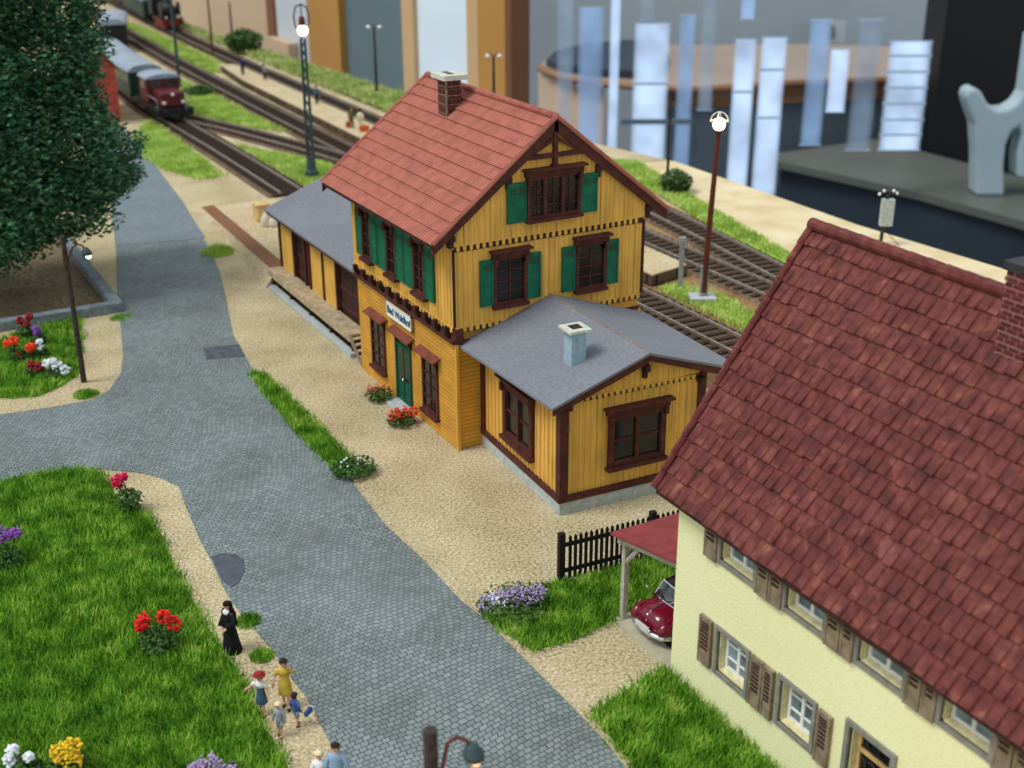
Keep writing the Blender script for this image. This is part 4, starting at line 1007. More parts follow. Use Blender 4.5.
# ------------------------------------------------------------------ people
def skinned(name, nodes, edges, mat, parent, sub=1):
    me = bpy.data.meshes.new(name); me.from_pydata([n[0] for n in nodes], edges, []); me.materials.append(MATS[mat])
    o = bpy.data.objects.new(name, me); COL.objects.link(o); o.parent = parent
    s = o.modifiers.new('Skin', 'SKIN'); s.use_smooth_shade = True
    sv = me.skin_vertices[0].data
    for i, n in enumerate(nodes): sv[i].radius = (n[1], n[1]); sv[i].use_root = (i == 0)
    if sub: q = o.modifiers.new('Sub', 'SUBSURF'); q.levels = sub; q.render_levels = sub
    return o
def person(label, loc, rz, H=1.7, hs=1.0, step=.0, armL=((.15, .02, .63), (.16, -.05, .48)), armR=((-.15, .02, .63), (-.16, -.05, .48)), wear='trousers', top='cloth_grey', low='cloth_navy', hair='hair_dark', hat=None, shoes='shoe', sleeves=True, group=None):
    """faces local -y"""
    P = thing('person', label, 'person', loc, rz, group)
    S = lambda p: (p[0]*H, p[1]*H, p[2]*H)
    N = []; E_ = []
    def nd(p, r, par=None):
        N.append((S(p), r*H)); i = len(N)-1
        if par is not None: E_.append((par, i))
        return i
    hz = .86+.0; hr = .062*hs
    pel = nd((0, 0, .53), .066); sp_ = nd((0, -.005, .63), .062, pel); ch = nd((0, 0, .735), .072, sp_); nk0 = nd((0, .005, .815), .036, ch); nk = nd((0, 0, .85), .028, nk0)
    h1 = nd((0, -.006, .872+.012*hs), hr*.72, nk); h2 = nd((0, -.004, .885+.055*hs), hr*.98, h1); h3 = nd((0, .004, .885+.055*hs+hr*.75), hr*.72, h2)
    hc = Vector(S((0, -.004, .885+.05*hs)))
    for s, arm in ((1, armL), (-1, armR)):
        sh = nd((s*.1, 0, .795), .034, ch); el = nd(arm[0], .025, sh); wr = nd(arm[1], .018, el)
        d = (Vector(arm[1])-Vector(arm[0])).normalized(); pm = Vector(arm[1])+d*.035; pa = nd(tuple(pm), .018, wr)
        side = d.cross(Vector((0, 1, .1))).normalized()
        for k, (o_, ln) in enumerate(((-.016, .036), (-.005, .042), (.006, .04), (.016, .03))):
            q1 = pm+d*.018+side*o_; q2 = q1+d*ln*.55+Vector((0, -.004, 0)); q3 = q2+d*ln*.4+Vector((0, -.01, 0))
            a = nd(tuple(q1), .0062, pa); b_ = nd(tuple(q2), .0056, a); nd(tuple(q3), .005, b_)
        t1 = pm+side*-.022+Vector((0, -.008, 0)); a = nd(tuple(t1), .007, pa); nd(tuple(t1+d*.022+Vector((0, -.01, 0))), .006, a)
    feet = []
    for s in (1, -1):
        f = step*s; hp = nd((s*.05, 0, .5), .052, pel); kn = nd((s*.052, -.02-f*.45, .28), .037, hp); an = nd((s*.052, .01-f, .05+abs(f)*.12), .023, kn); nd((s*.056, -.075-f, .022), .02, an); feet.append((s, f))
    skinned('body', N, E_, 'skin', P)
    # face
    for s in (1, -1): MB().ball(hc+Vector((s*hr*.38*H, -hr*.9*H, .004*H)), .008*H*hs, 6, 5).build('eye', 'eye', P)
    MB().ball(hc+Vector((0, -hr*1.0*H, -.012*H)), (.008*H, .012*H, .012*H), 6, 5).build('nose', 'skin', P, smooth=True)
    MB().box(hc.x-.014*H, hc.x+.014*H, hc.y-hr*.94*H, hc.y-hr*.8*H, hc.z-.034*H, hc.z-.029*H).build('mouth', 'lips', P)
    for s in (1, -1): MB().ball(hc+Vector((s*hr*.98*H, .005*H, -.004*H)), (.008*H, .014*H, .018*H), 6, 5).build('ear', 'skin', P, smooth=True)
    # hair: a cap that leaves the face free
    def cap(rx, ry, rz_, back, z0, name, mat, mb=None):
        m = mb or MB(); n = 14; rs = []
        for j in range(6):
            a = z0+(PI/2-z0)*j/5*.98
            rs.append([(hc.x+rx*math.cos(a)*math.cos(2*PI*i/n), hc.y+back+ry*math.cos(a)*math.sin(2*PI*i/n), hc.z+rz_*math.sin(a)) for i in range(n)])
        m.rings(rs); return m.build(name, mat, P, smooth=True)
    if hair:
        hh = hr*H; m = MB(); m.ball(hc+Vector((0, hh*.32, -hh*.1)), (hh*1.12, hh*.95, hh*1.0), 12, 8); cap(hh*1.14, hh*1.16, hh*1.2, hh*.06, .32, 'hair', hair, m)
    if hat:
        hh = hr*H; m = MB(); c2 = hc+Vector((0, hh*.1, hh*.42)); m.loft([(c2.x, c2.y, c2.z, hh*1.75, hh*1.75), (c2.x, c2.y, c2.z+.02*H, hh*1.7, hh*1.7), (c2.x, c2.y, c2.z+.022*H, hh*1.15, hh*1.15), (c2.x, c2.y, c2.z+.055*H, hh*1.05, hh*1.05), (c2.x, c2.y, c2.z+.075*H, hh*.7, hh*.7)], 16); m.build('hat', hat, P, smooth=False)
    E3 = lambda z, rx, ry, x=0, y=0: (x*H, y*H, z*H, rx*H, ry*H)
    def sleeve(arm, s, end, mat):
        a = Vector((s*.085, 0, .8)); b_ = Vector(arm[0]); c = Vector(arm[1])
        pts = [a, b_] if end == 'short' else [a, b_, c]
        if end == 'short': pts = [a, a.lerp(b_, .85)]
        MB().tube([S(p) for p in pts], [.045*H, .038*H, .028*H][:len(pts)], 8).build('sleeve', mat, P, smooth=True)
    if wear == 'habit':
        MB().loft([E3(.0, .17, .16, 0, .02), E3(.02, .175, .165, 0, .02), E3(.25, .14, .13, 0, .01), E3(.5, .115, .1), E3(.64, .105, .085), E3(.75, .12, .085), E3(.81, .1, .075), E3(.84, .05, .05)], 18).build('habit', top, P, smooth=True)
        for s, arm in ((1, armL), (-1, armR)): MB().tube([S((s*.09, 0, .8)), S(arm[0]), S(arm[1])], [.055*H, .06*H, .07*H], 9).build('sleeve', top, P, smooth=True)
        m = MB(); n = 16; rs = []
        for (z, rx, ry, y) in ((.66, .1, .05, .085), (.76, .115, .07, .06), (.84, .095, .075, .03), (.9, .078, .075, .018), (.95, .08, .08, .016), (.985, .062, .066, .012), (1.005, .03, .03, .01)):
            rs.append([(rx*H*math.cos(PI*(-.12+1.24*i/(n-1))), (y+ry*math.sin(PI*(-.12+1.24*i/(n-1))))*H, z*H) for i in range(n)])
        m.rings(rs, cap=True, closed=False); m.build('veil', top, P, smooth=True)
        MB().loft([E3(.785, .06, .03, 0, -.055), E3(.82, .075, .05, 0, -.035), E3(.855, .05, .045, 0, -.02)], 14).build('collar', 'cloth_white', P, smooth=True)
        MB().loft([E3(.955, .07, .072, 0, .0), E3(.975, .072, .074, 0, .0), E3(1.0, .055, .058, 0, 0), E3(1.012, .03, .03, 0, .0)], 14).build('veil_hood', top, P, smooth=True)
        return P
    if wear == 'dress':
        MB().loft([E3(.3, .125, .11), E3(.31, .13, .112), E3(.45, .11, .09), E3(.6, .085, .068), E3(.68, .09, .072), E3(.77, .105, .075), E3(.815, .075, .055), E3(.83, .045, .04)], 16).build('dress', low, P, smooth=True)
        if sleeves:
            for s, arm in ((1, armL), (-1, armR)): sleeve(arm, s, 'short', top)
            MB().loft([E3(.7, .096, .078), E3(.77, .108, .078), E3(.82, .08, .06), E3(.835, .045, .04)], 14).build('blouse', top, P, smooth=True)
    else:
        MB().loft([E3(.5, .1, .08), E3(.52, .102, .082), E3(.62, .09, .075), E3(.72, .105, .08), E3(.79, .112, .07), E3(.83, .055, .045)], 16).build('shirt', top, P, smooth=True)
        if sleeves:
            for s, arm in ((1, armL), (-1, armR)): sleeve(arm, s, 'long', top)
        m = MB(); m.loft([E3(.44, .095, .075), E3(.5, .098, .078), E3(.55, .09, .072)], 14)
        end = .3 if wear == 'shorts' else .06
        for s, f in feet:
            pts = [(s*.05, 0, .49), (s*.052, -.02-f*.45, .3)] + ([(s*.052, .006-f*.95, .07)] if end < .1 else [])
            m.tube([S(p) for p in pts], [.06*H, .05*H, .042*H][:len(pts)], 9)
        m.build('trousers', low, P, smooth=True)
    for s, f in feet: MB().ball(S((s*.055, -.04-f, .025)), (.034*H, .07*H, .028*H), 10, 6).build('shoe', shoes, P, smooth=True)
    return P
def face_to(a, b): return math.atan2(b[1]-a[1], b[0]-a[0])+PI/2
c_ = (CAM.x, CAM.y)
p = g(232, 651); person('nun in a black habit and veil with white collar walking on the gravel strip', (p.x, p.y, 0), face_to(p, c_)-1.0, 1.62, 1.0, 0, wear='habit', top='habit_black', hair=None,
       armL=((.15, .02, .64), (.08, -.1, .55)), armR=((-.15, .02, .64), (-.08, -.1, .53)))
p = g(263, 714); person('girl with red hat and denim pinafore stretching one arm out over the lawn', (p.x, p.y, 0), face_to(p, c_)-.35, 1.25, 1.25, .06, wear='dress', top='cloth_white', low='cloth_denim', hair='hair_brown', hat='hat_red',
       armR=((-.18, -.02, .73), (-.27, -.05, .66)), armL=((.14, -.01, .66), (.17, -.05, .55)))
p = g(287, 707); person('dark haired child in a yellow dress on the gravel beside the cobbles', (p.x, p.y, 0), face_to(p, c_)-.2, 1.5, 1.1, .06, wear='dress', top='cloth_yellow', low='cloth_yellow', hair='hair_dark',
       armR=((-.16, 0, .66), (-.18, -.05, .55)), armL=((.18, .0, .72), (.12, -.05, .82)))
p = g(281, 736); person('small child with a pale straw cap and grey coat in front of the yellow dress', (p.x, p.y, 0), face_to(p, c_)-.5, 1.0, 1.45, .05, wear='shorts', top='cloth_grey', low='cloth_grey', hair='straw', hat=None, shoes='cloth_brown')
p2 = g(297, 726); person('dark haired child in a blue jumper carrying a blue bag', (p2.x, p2.y, 0), face_to(p2, c_)+2.3, 1.0, 1.35, .05, wear='shorts', top='cloth_blue', low='cloth_grey', hair='hair_dark')
bag = thing('bag', 'small bright blue bag with white edge held by the dark haired child', 'bag', (p2.x+.3, p2.y-.12, .42), .6)
bag.scale = (.7, .7, .7); MB().box(-.22, .22, -.06, .06, -.1, .1).build('bag_body', 'cloth_blue', bag, bevel=.02); MB().box(.18, .23, -.065, .065, -.105, .105).build('bag_edge', 'cloth_white', bag); MB().tube([(-.14, 0, .1), (-.06, 0, .2), (.06, 0, .2), (.14, 0, .1)], .015, 5).build('bag_strap', 'cloth_blue', bag)
b0 = g(335, 745, 1.6); person('dark haired person in a light blue top at the bottom edge of the gravel strip', (b0.x, b0.y, 0), face_to(b0, c_)-.3, 1.66, 1.0, .05, wear='trousers', top='cloth_light_blue', low='cloth_blue', hair='hair_dark')
b0 = g(319, 755, 1.2); person('child with a pale cap beside the person in the light blue top', (b0.x, b0.y, 0), face_to(b0, c_)-.3, 1.28, 1.25, .05, wear='trousers', top='cloth_white', low='cloth_grey', hair='straw')
ZP = .68
def plat(px, py): q = g(px, py, ZP); return (q.x, q.y, ZP)
q = plat(243, 75); person('person in blue with one raised arm at the far end of the platform', q, face_to(q, c_), 1.75, 1.1, .04, top='cloth_navy', low='cloth_navy', hair='hair_dark', armR=((-.14, -.02, .88), (-.12, -.04, 1.0)))
q = plat(265, 80); person('person in dark grey bending by the track edge of the platform', q, face_to(q, c_)+1.2, 1.5, 1.1, .06, top='cloth_grey', low='hair_dark', hair='hair_dark', armL=((.16, -.08, .66), (.14, -.16, .54)), armR=((-.16, -.08, .66), (-.14, -.16, .54)))
q = plat(317, 104); person('lone person in dark green grey in the middle of the platform', q, face_to(q, c_), 1.6, 1.1, .03, top='cloth_denim', low='hair_dark', hair='hair_dark')
q = plat(352, 128); person('person in olive coat with an orange bag on the platform', q, face_to(q, c_)+.4, 1.65, 1.1, .05, top='cloth_olive', low='cloth_olive', hair='hair_brown')
q = plat(361, 131); person('person in a cream coat with orange suitcases on the platform', q, face_to(q, c_)+2.7, 1.75, 1.05, .05, top='cloth_cream', low='cloth_cream', hair='hair_dark')
def case(loc, rz, w, label):
    t = thing('suitcase', label, 'suitcase', loc, rz); MB().box(-w/2, w/2, -.12, .12, .02, .5).build('case_shell', 'bag_orange', t, bevel=.06); MB().tube([(-.1, 0, .5), (-.08, 0, .58), (.08, 0, .58), (.1, 0, .5)], .02, 5).build('handle', 'shoe', t); MB().box(-w/2-.005, w/2+.005, -.125, .125, .24, .27).build('strap', 'shoe', t)
case((q[0]+.15, q[1]-.35, ZP), -YAW, .75, 'large orange suitcase in front of the person in the cream coat'); q = plat(349, 127)
case((q[0]-.1, q[1]-.2, ZP), -YAW, .45, 'small orange bag beside the person in the olive coat')

# ------------------------------------------------------------------ crates and sacks by the shed
q = g(262, 221, .06); cr = thing('crate', 'square wooden crate beside the goods shed', 'crate', (q.x+.1, q.y+.3, .06), .1)
cr.scale = (.68, .68, .95); MB().box(-.55, .55, -.5, .5, 0, 1.05).build('crate_box', 'crate_wood', cr)
for z in (.0, .92):
    m = MB()
    for s in (-1, 1): m.box(-.62, .62, s*.53-.04, s*.53+.04, z, z+.14); m.box(s*.58-.04, s*.58+.04, -.57, .57, z, z+.14)
    m.build('crate_batten', 'crate_wood', cr)
def sack(px, py, h, w, label):
    q = g(px, py, .06); t = thing('sack', label, 'sack', (q.x, q.y, .06), .3); MB().loft([(0, 0, 0, w*.9, w*.7), (0, 0, .1, w, w*.8), (.02, 0, h*.5, w*.95, w*.75), (.04, 0, h*.8, w*.6, w*.5), (.05, 0, h*.9, w*.3, w*.25)], 12).build('sack_body', 'sack_cloth', t, smooth=True)
    MB().loft([(.05, 0, h*.86, w*.28, w*.24), (.05, 0, h*.92, w*.2, w*.2), (.06, 0, h, w*.42, w*.34)], 10).build('sack_neck', 'sack_cloth', t)
sack(267, 226, .95, .4, 'upright pale sack leaning at the wooden crate'); sack(275, 226, .7, .45, 'slumped beige sack half hidden by the shed roof')

# ------------------------------------------------------------------ plants
def bush(loc, label, r, h, leaf='leaf_mid', blossom=None, clusters=(), n=420, name='flower_bush', cat='flowers', lsz=.07, nb=60, bsz=.06, group=None):
    t = thing(name, label, cat, loc, 0, group); m = MB()
    for k in range(n):
        a = random.uniform(0, 2*PI); rr = r*math.sqrt(random.random()); z = random.uniform(.03, h)*(1-.35*(rr/r)**2)
        rr *= .75+.4*math.sin(PI*min(1, z/h)); m.leaf((rr*math.cos(a), rr*math.sin(a), z), lsz*random.uniform(.7, 1.3))
    for (cx, cy, cz, cr_) in clusters:
        for k in range(22):
            f = random.uniform(.45, .95); m.leaf((cx*f+random.gauss(0, .07), cy*f+random.gauss(0, .07), cz*f), lsz*random.uniform(.5, .9))
    m.build('foliage', leaf, t, recalc=False)
    m = MB()
    for k in range(6):
        a = k*1.05; m.tube([(.03*math.cos(a), .03*math.sin(a), 0), (r*.5*math.cos(a), r*.5*math.sin(a), h*.75)], .015, 4)
    for (cx, cy, cz, cr_) in clusters:
        for k in range(3): m.tube([(.04*k-.04, 0, 0), (cx*.6, cy*.6, cz*.6), (cx+random.uniform(-.5, .5)*cr_, cy+random.uniform(-.5, .5)*cr_, cz)], .014, 4)
    m.build('stem', leaf, t)

    for (cx, cy, cz, cr_) in clusters:
        m = MB()
        for k in range(nb):
            d = Vector((random.gauss(0, 1), random.gauss(0, 1), random.gauss(0, 1))).normalized()*cr_*random.uniform(.5, 1); c0 = Vector((cx, cy, cz))+d
            m.ball(c0, (bsz*random.uniform(.6, 1.1), bsz*random.uniform(.6, 1.1), bsz*.6), 6, 4)
        m.build('blossom', blossom, t)
    return t
V3 = lambda p: (p.x, p.y, .03)
Q = lambda px, py: V3(g(px, py))
R_ = RH
def cl(*items):   # (right, up, radius) seen from the road side -> local points
    return [(R_.x*u+random.uniform(-.1, .1), R_.y*u+random.uniform(-.1, .1), z, r) for u, z, r in items]
bush(Q(160, 651), 'bush with two bright red flower heads on the lawn', .5, .75, 'leaf_mid', 'blossom_red', cl((-.32, 1.0, .24), (.22, 1.15, .22), (.45, .85, .22), (-.5, .72, .16)), nb=50)
bush(Q(131, 511), 'pink flowering bush at the upper corner of the lawn', .42, .85, 'leaf_mid', 'blossom_pink', cl((-.2, 1.2, .24), (-.34, 1.0, .17), (-.02, 1.32, .15)), nb=45)
bush(Q(9, 569), 'purple flowering bush at the left edge of the lawn', .45, .85, 'leaf_mid', 'blossom_purple', cl((-.05, 1.25, .27), (.32, 1.3, .19), (-.32, 1.1, .2)), nb=50)
bush(Q(70, 775), 'yellow flowering bush at the bottom of the lawn', .42, .6, 'leaf_mid', 'blossom_yellow', cl((-.1, .62, .3), (.12, .8, .28), (.2, .5, .25)), nb=80, bsz=.055)
bush(Q(27, 778), 'white flowering bush beside the yellow flowers', .35, .6, 'leaf_mid', 'blossom_white', cl((-.3, .62, .16), (-.15, .86, .14), (-.32, .35, .14), (.18, .6, .12)), nb=40)
bush(Q(212, 790), 'low lilac flowering bush at the bottom edge of the lawn', .7, .6, 'leaf_bush', 'blossom_lilac', cl((-.4, .5, .25), (0, .65, .3), (.4, .5, .25)), nb=70, bsz=.045)
bush(Q(27, 339), 'dark red flowering plant by the stone kerb', .35, .7, 'leaf_mid', 'blossom_dark_red', cl((-.15, .85, .2), (.2, 1.05, .18), (0, .7, .16)), nb=40, bsz=.08)
bush(Q(40, 346), 'violet flowering plant among the mixed flowers of the small lawn', .3, .6, 'leaf_mid', 'blossom_purple', cl((0, .8, .22), (-.1, .6, .16)), nb=40, bsz=.07)
bush(Q(18, 362), 'orange red flowering plant at the left of the mixed flowers', .35, .65, 'leaf_mid', 'blossom_orange', cl((-.1, 1.0, .22), (-.3, .85, .16), (0, .35, .16)), nb=45, bsz=.08)
bush(Q(32, 361), 'orange flowering plant between the red and the white flowers', .3, .5, 'leaf_mid', 'blossom_orange', cl((.0, .62, .22), (.12, .7, .14)), nb=40, bsz=.08)
bush(Q(44, 360), 'small white flowering plant behind the large white one', .25, .6, 'leaf_mid', 'blossom_white', cl((-.1, .85, .14), (0, .55, .14)), nb=30, bsz=.07)
bush(Q(36, 376), 'dusky red flowering plant in front of the orange ones', .38, .45, 'leaf_mid', 'blossom_dark_red', cl((-.1, .45, .22), (.15, .4, .2), (-.05, .2, .15)), nb=40, bsz=.08)
bush(Q(58, 378), 'large white flowering plant nearest the lamp post', .4, .5, 'leaf_mid', 'blossom_white', cl((-.3, .65, .2), (.1, .55, .22), (.3, .35, .22), (-.05, .8, .12)), nb=45, bsz=.08)
bush(Q(379, 400), 'coral flowering bush left of the green station door', .5, .55, 'leaf_mid', 'blossom_coral', cl((-.35, .45, .22), (0, .55, .25), (.35, .55, .22), (.1, .3, .2)), nb=16, bsz=.055)
bush(Q(402, 424), 'coral flowering bush right of the green station door', .55, .45, 'leaf_mid', 'blossom_orange', cl((-.4, .35, .25), (0, .45, .28), (.4, .45, .25), (.1, .25, .2), (-.2, .55, .15)), nb=26, bsz=.06)
bush(Q(354, 473), 'dark green leafy shrub with a few pale flowers by the road edge', .75, .5, 'leaf_mid', 'blossom_white', cl((-.3, .4, .3), (.3, .35, .3)), nb=8, bsz=.05, n=900)
bush(Q(515, 612), 'wide lilac and white flowering bush at the end of the black fence', .95, .65, 'leaf_bush', 'blossom_lilac', cl((-.75, .3, .3), (-.4, .5, .32), (0, .6, .34), (.4, .6, .32), (.75, .65, .26), (.1, .25, .3)), nb=70, bsz=.045, n=700)
bush(Q(496, 612), 'white flowering bush at the road end of the lilac one', .5, .4, 'leaf_bush', 'blossom_white', cl((-.2, .3, .3), (.15, .45, .25)), nb=45, bsz=.04, n=300)
def tuft(px, py, r, n, h, label, mat='blade'):
    q = g(px, py); m = MB()
    for k in range(n):
        a = random.uniform(0, 2*PI); rr = r*math.sqrt(random.random()); blades(m, q.x+rr*math.cos(a), q.y+rr*math.sin(a), .02, h*(1.15-.85*rr/r), .03)
    return tag(m.build('grass_tuft', mat, recalc=False), label, 'grass', None, 'stuff')
tuft(218, 253, .95, 900, .65, 'bright grass tuft at the road edge by the loading ramp', 'blade_far')
tuft(86, 395, .55, 500, .25, 'flat grass tuft at the foot of the left lamp post'); tuft(262, 657, .35, 350, .3, 'grass tuft on the gravel strip behind the yellow dress'); tuft(248, 622, .4, 350, .3, 'grass tuft beside the nun')
tuft(122, 318, .6, 300, .2, 'grass tuft at the corner of the stone kerb')
bush((29.9, 27.6, .05), 'round green bush on the rear bank beside the slim mast', .95, 1.6, 'leaf_bush', n=1500, name='round_bush', cat='bush', lsz=.13)
bush((24.9, 103.5, .25), 'round bush growing on the pale bank before the beige panel', 1.9, 2.6, 'leaf_mid', n=1800, name='round_bush', cat='bush', lsz=.2)
bush((12.9, 79.6, .05), 'low dark green shrub just behind the red diesel engine', 1.3, .9, 'leaf_mid', n=600, name='round_bush', cat='bush', lsz=.16)

# big tree
TR = thing('broadleaf_tree', 'big dark green tree filling the upper left corner', 'tree', (-13.2, 28.2, .05))
m = MB(); m.tube([(0, 0, 0), (.1, 0, 1.2), (0, .1, 3), (.1, 0, 7), (.3, 0, 13)], [.75, .5, .42, .3, .1], 10)
for (x, y, z) in ((4, -2, 6), (5.8, 1.5, 5.2), (-4, -2, 7), (3, -1, 10), (-3, 2, 11), (2, -3, 4)): m.tube([(.05, 0, max(2.2, z-3.5)), (x*.5, y*.5, z-1.2), (x, y, z)], [.26, .16, .06], 7)
m.build('trunk', 'bark', TR)
blobs = [(-1, 0, 6.2, 6.2, 5, 3.6), (4.4, -1.0, 7.2, 3.6, 3.6, 2.9), (6.0, 0, 6.4, 3.0, 2.6, 2.6), (3.2, -1.5, 4.6, 3.8, 3.0, 2.2), (2.2, 0, 11.2, 4.8, 4.5, 3.4), (5.2, .5, 11.8, 3.0, 2.5, 2.8), (-2, 0, 12, 5, 5, 4), (0, 0, 15.5, 5.4, 4.5, 3), (5.0, 0, 14.4, 3.4, 2.8, 2.6), (5.4, 0, 16.8, 3.4, 3, 2.4), (-5, 0, 8, 4.5, 4, 5), (5.6, 2.3, 4.0, 1.8, 1.4, 1.0), (7.6, 3.0, 4.2, 1.6, 1.2, .8), (8.9, 3.4, 4.5, .9, .7, .5), (0, -2.5, 3.8, 4.4, 2.6, 1.8), (1, 0, 8.8, 5, 4, 2.5), (.5, .6, 8.5, 5.4, 4, 6)]
rnd = random.Random(11); m = MB()
for (x, y, z, a, b_, c) in blobs:
    vol = (a*b_*c)**(2/3); k = 0; n = int(vol*760)
    while k < n:
        d = Vector((rnd.gauss(0, 1), rnd.gauss(0, 1), rnd.gauss(0, 1))).normalized(); s = rnd.uniform(.3, 1.0)**.4
        if d.y > .45 and rnd.random() < .6: continue
        lump = 1+.13*math.sin(d.x*7+x)+.12*math.sin(d.y*8+z)+.1*math.sin(d.z*9+y)
        m.leaf((x+d.x*a*s*lump, y+d.y*b_*s*lump, z+d.z*c*s*lump), rnd.uniform(.1, .19)); k += 1
m.build('foliage', 'leaf_dark', TR, recalc=False)

# ------------------------------------------------------------------ trains
def wheelset(par, y, r, mat='loco_black', gauge=.75):
    for s in (-1, 1): MB().tube([(s*(gauge-.07), y, r), (s*(gauge+.07), y, r)], r, 16).build('wheel', mat, par)
def coach(label, loc, rz, L_=13, side='coach_green', group='railway coaches'):
    t = thing('railway_coach', label, 'railway coach', loc, rz, group); w = 1.45; t.scale = (1, 1, .86)
    m = MB(); m.box(-w, w, 0, L_, 1.1, 3.3); m.build('coach_body', side, t)
    m = MB(); rs = []
    for y in (-.25, L_+.25): rs.append([((w+.1)*math.cos(PI*i/12), y, 3.25+.72*math.sin(PI*i/12)) for i in range(13)])
    m.rings(rs); m.build('coach_roof', 'coach_roof', t)
    m = MB(); rs = []
    for y in (-.05, .0): rs.append([(w*math.cos(PI*i/12), y, 3.25+.62*math.sin(PI*i/12)) for i in range(13)])
    m.rings(rs); m.build('end_panel', 'loco_black', t)
    for s in (-1, 1):
        for k in range(6):
            y = 1.0+k*(L_-2)/5.4; MB().box(s*w-.03, s*w+.03, y-.42, y+.42, 2.1, 3.0).build('coach_window', 'cab_glass', t)
    m = MB(); m.box(-w, w, .1, L_-.1, .75, 1.1); m.build('underframe', 'loco_black', t)
    for y in (2, 4, L_-4, L_-2): wheelset(t, y, .48)
    for s in (-1, 1): MB().tube([(s*.8, -.5, 1.05), (s*.8, 0, 1.05)], .2, 8).build('buffer', 'loco_black', t)
    return t
Z = .34
coach('green coach with pale grey roof coupled behind the red engine', (7.25, 75.9, Z), -.01, 9.3)
coach('second grey roofed coach of the red engine train, partly behind the tree', (7.42, 85.9, Z), -.06, 9.3)
coach('third grey roofed coach of the red engine train at the top edge of the tree', (12.2, 111, Z), -.24, 10, 'loco_black')
coach('green coach behind the steam engine', (22.75, 134.5, Z), -.06, 17, 'coach_green')
coach('dark red coach at the tail of the steam train', (23.9, 153, Z), -.07, 15, 'coach_red')
D = thing('diesel_locomotive', 'small dark red diesel engine with grey cab roof at the points', 'locomotive', (7.2, 66.2, Z), 0); D.scale = (1, 1, .88)
m = MB(); m.box(-1.45, 1.45, .1, 8.3, .85, 1.25); m.build('frame', 'loco_black', D)
m = MB(); m.box(-1.5, 1.5, 0, .18, .55, 1.25); m.build('buffer_beam', 'loco_black', D)
m = MB(); m.box(-1.0, 1.0, .5, 3.4, 1.25, 2.65); h = m.build('bonnet', 'loco_red', D, bevel=.18)
m = MB(); m.box(-.7, .7, .46, .52, 1.5, 2.3); m.build('radiator_grille', 'coach_red', h)
m = MB(); m.box(-1.38, 1.38, 3.4, 6.0, 1.25, 3.55); cb = m.build('cab', 'loco_red', D, bevel=.08)
for x in (-.68, .68): MB().box(x-.48, x+.48, 3.36, 3.42, 2.72, 3.35).build('cab_window', 'cab_glass', cb)
for s in (-1, 1): MB().box(s*1.38-.03, s*1.38+.03, 4.0, 5.3, 2.5, 3.3).build('cab_window', 'cab_glass', cb)
m = MB(); rs = []
for y in (3.2, 6.2): rs.append([(1.5*math.cos(PI*i/10), y, 3.5+.42*math.sin(PI*i/10)) for i in range(11)])
m.rings(rs); m.build('cab_roof', 'coach_roof', D)
m = MB(); m.box(-1.0, 1.0, 6.0, 8.1, 1.25, 2.5); m.build('bonnet', 'loco_red', D, bevel=.18)
for s in (-1, 1):
    MB().tube([(s*.78, .38, 1.75), (s*.78, .52, 1.75)], .16, 10).build('headlight', 'lit_bulb_glass', D); MB().tube([(s*.85, -.45, 1.0), (s*.85, 0, 1.0)], .2, 10).build('buffer', 'loco_black', D)
    MB().tube([(s*1.42, .3, 1.25), (s*1.42, .3, 2.1), (s*1.42, 3.3, 2.1)], .03, 5).build('hand_rail', 'grey_steel', D)
MB().ball((0, .47, 2.45), (.14, .08, .14)).build('headlight', 'lit_bulb_glass', D)
for y in (1.4, 3.4, 5.4, 7.2): wheelset(D, y, .5)
S_ = thing('steam_locomotive', 'black and red steam engine at the head of the green coach', 'locomotive', (22.5, 124.6, Z), -.04)
m = MB(); m.tube([(0, .3, 2.35), (0, .5, 2.35), (0, 5.4, 2.35)], [.7, .8, .85], 16); bo = m.build('boiler', 'loco_black', S_)
m = MB(); m.tube([(0, 1.0, 3.0), (0, 1.0, 3.75)], [.2, .26], 10); m.build('chimney', 'loco_black', bo); m = MB(); m.ball((0, 2.6, 3.15), (.34, .4, .42)); m.ball((0, 4, 3.15), (.3, .35, .38)); m.build('dome', 'loco_black', bo)
MB().ball((0, .28, 2.35), (.66, .12, .66), 14, 8).build('smokebox_door', 'loco_black', bo)
for s in (-1, 1):
    MB().box(s*1.12-.03, s*1.12+.03, .4, 2.4, 1.7, 3.3).build('smoke_deflector', 'loco_black', S_); MB().box(s*1.05-.3, s*1.05+.3, .4, 1.5, .7, 1.3).build('cylinder', 'frame_red', S_)
    MB().tube([(s*.85, -.45, 1.05), (s*.85, 0, 1.05)], .2, 10).build('buffer', 'loco_black', S_); MB().ball((s*.75, .05, 1.6), .13).build('lamp', 'lit_bulb_glass', S_)
m = MB(); m.box(-1.35, 1.35, -.1, .1, .7, 1.3); m.box(-.9, .9, .1, 7.9, .7, 1.25); m.build('frame', 'frame_red', S_)
MB().box(-1.35, 1.35, .1, 7.6, 1.38, 1.48).build('running_board', 'loco_black', S_)
m = MB(); m.box(-1.35, 1.35, 5.4, 7.6, 1.4, 3.5); c = m.build('cab', 'loco_black', S_); m = MB(); rs = []
for y in (5.2, 7.9): rs.append([(1.5*math.cos(PI*i/10), y, 3.45+.5*math.sin(PI*i/10)) for i in range(11)])
m.rings(rs); m.build('cab_roof', 'coach_roof', c)
for y in (2.4, 4.1, 5.8): wheelset(S_, y, .78, 'frame_red')
wheelset(S_, .7, .42, 'frame_red')
HU = thing('shed', 'narrow brick red building peeking out between the tree and the green coach', 'shed', (2.4, 70.5, 0))
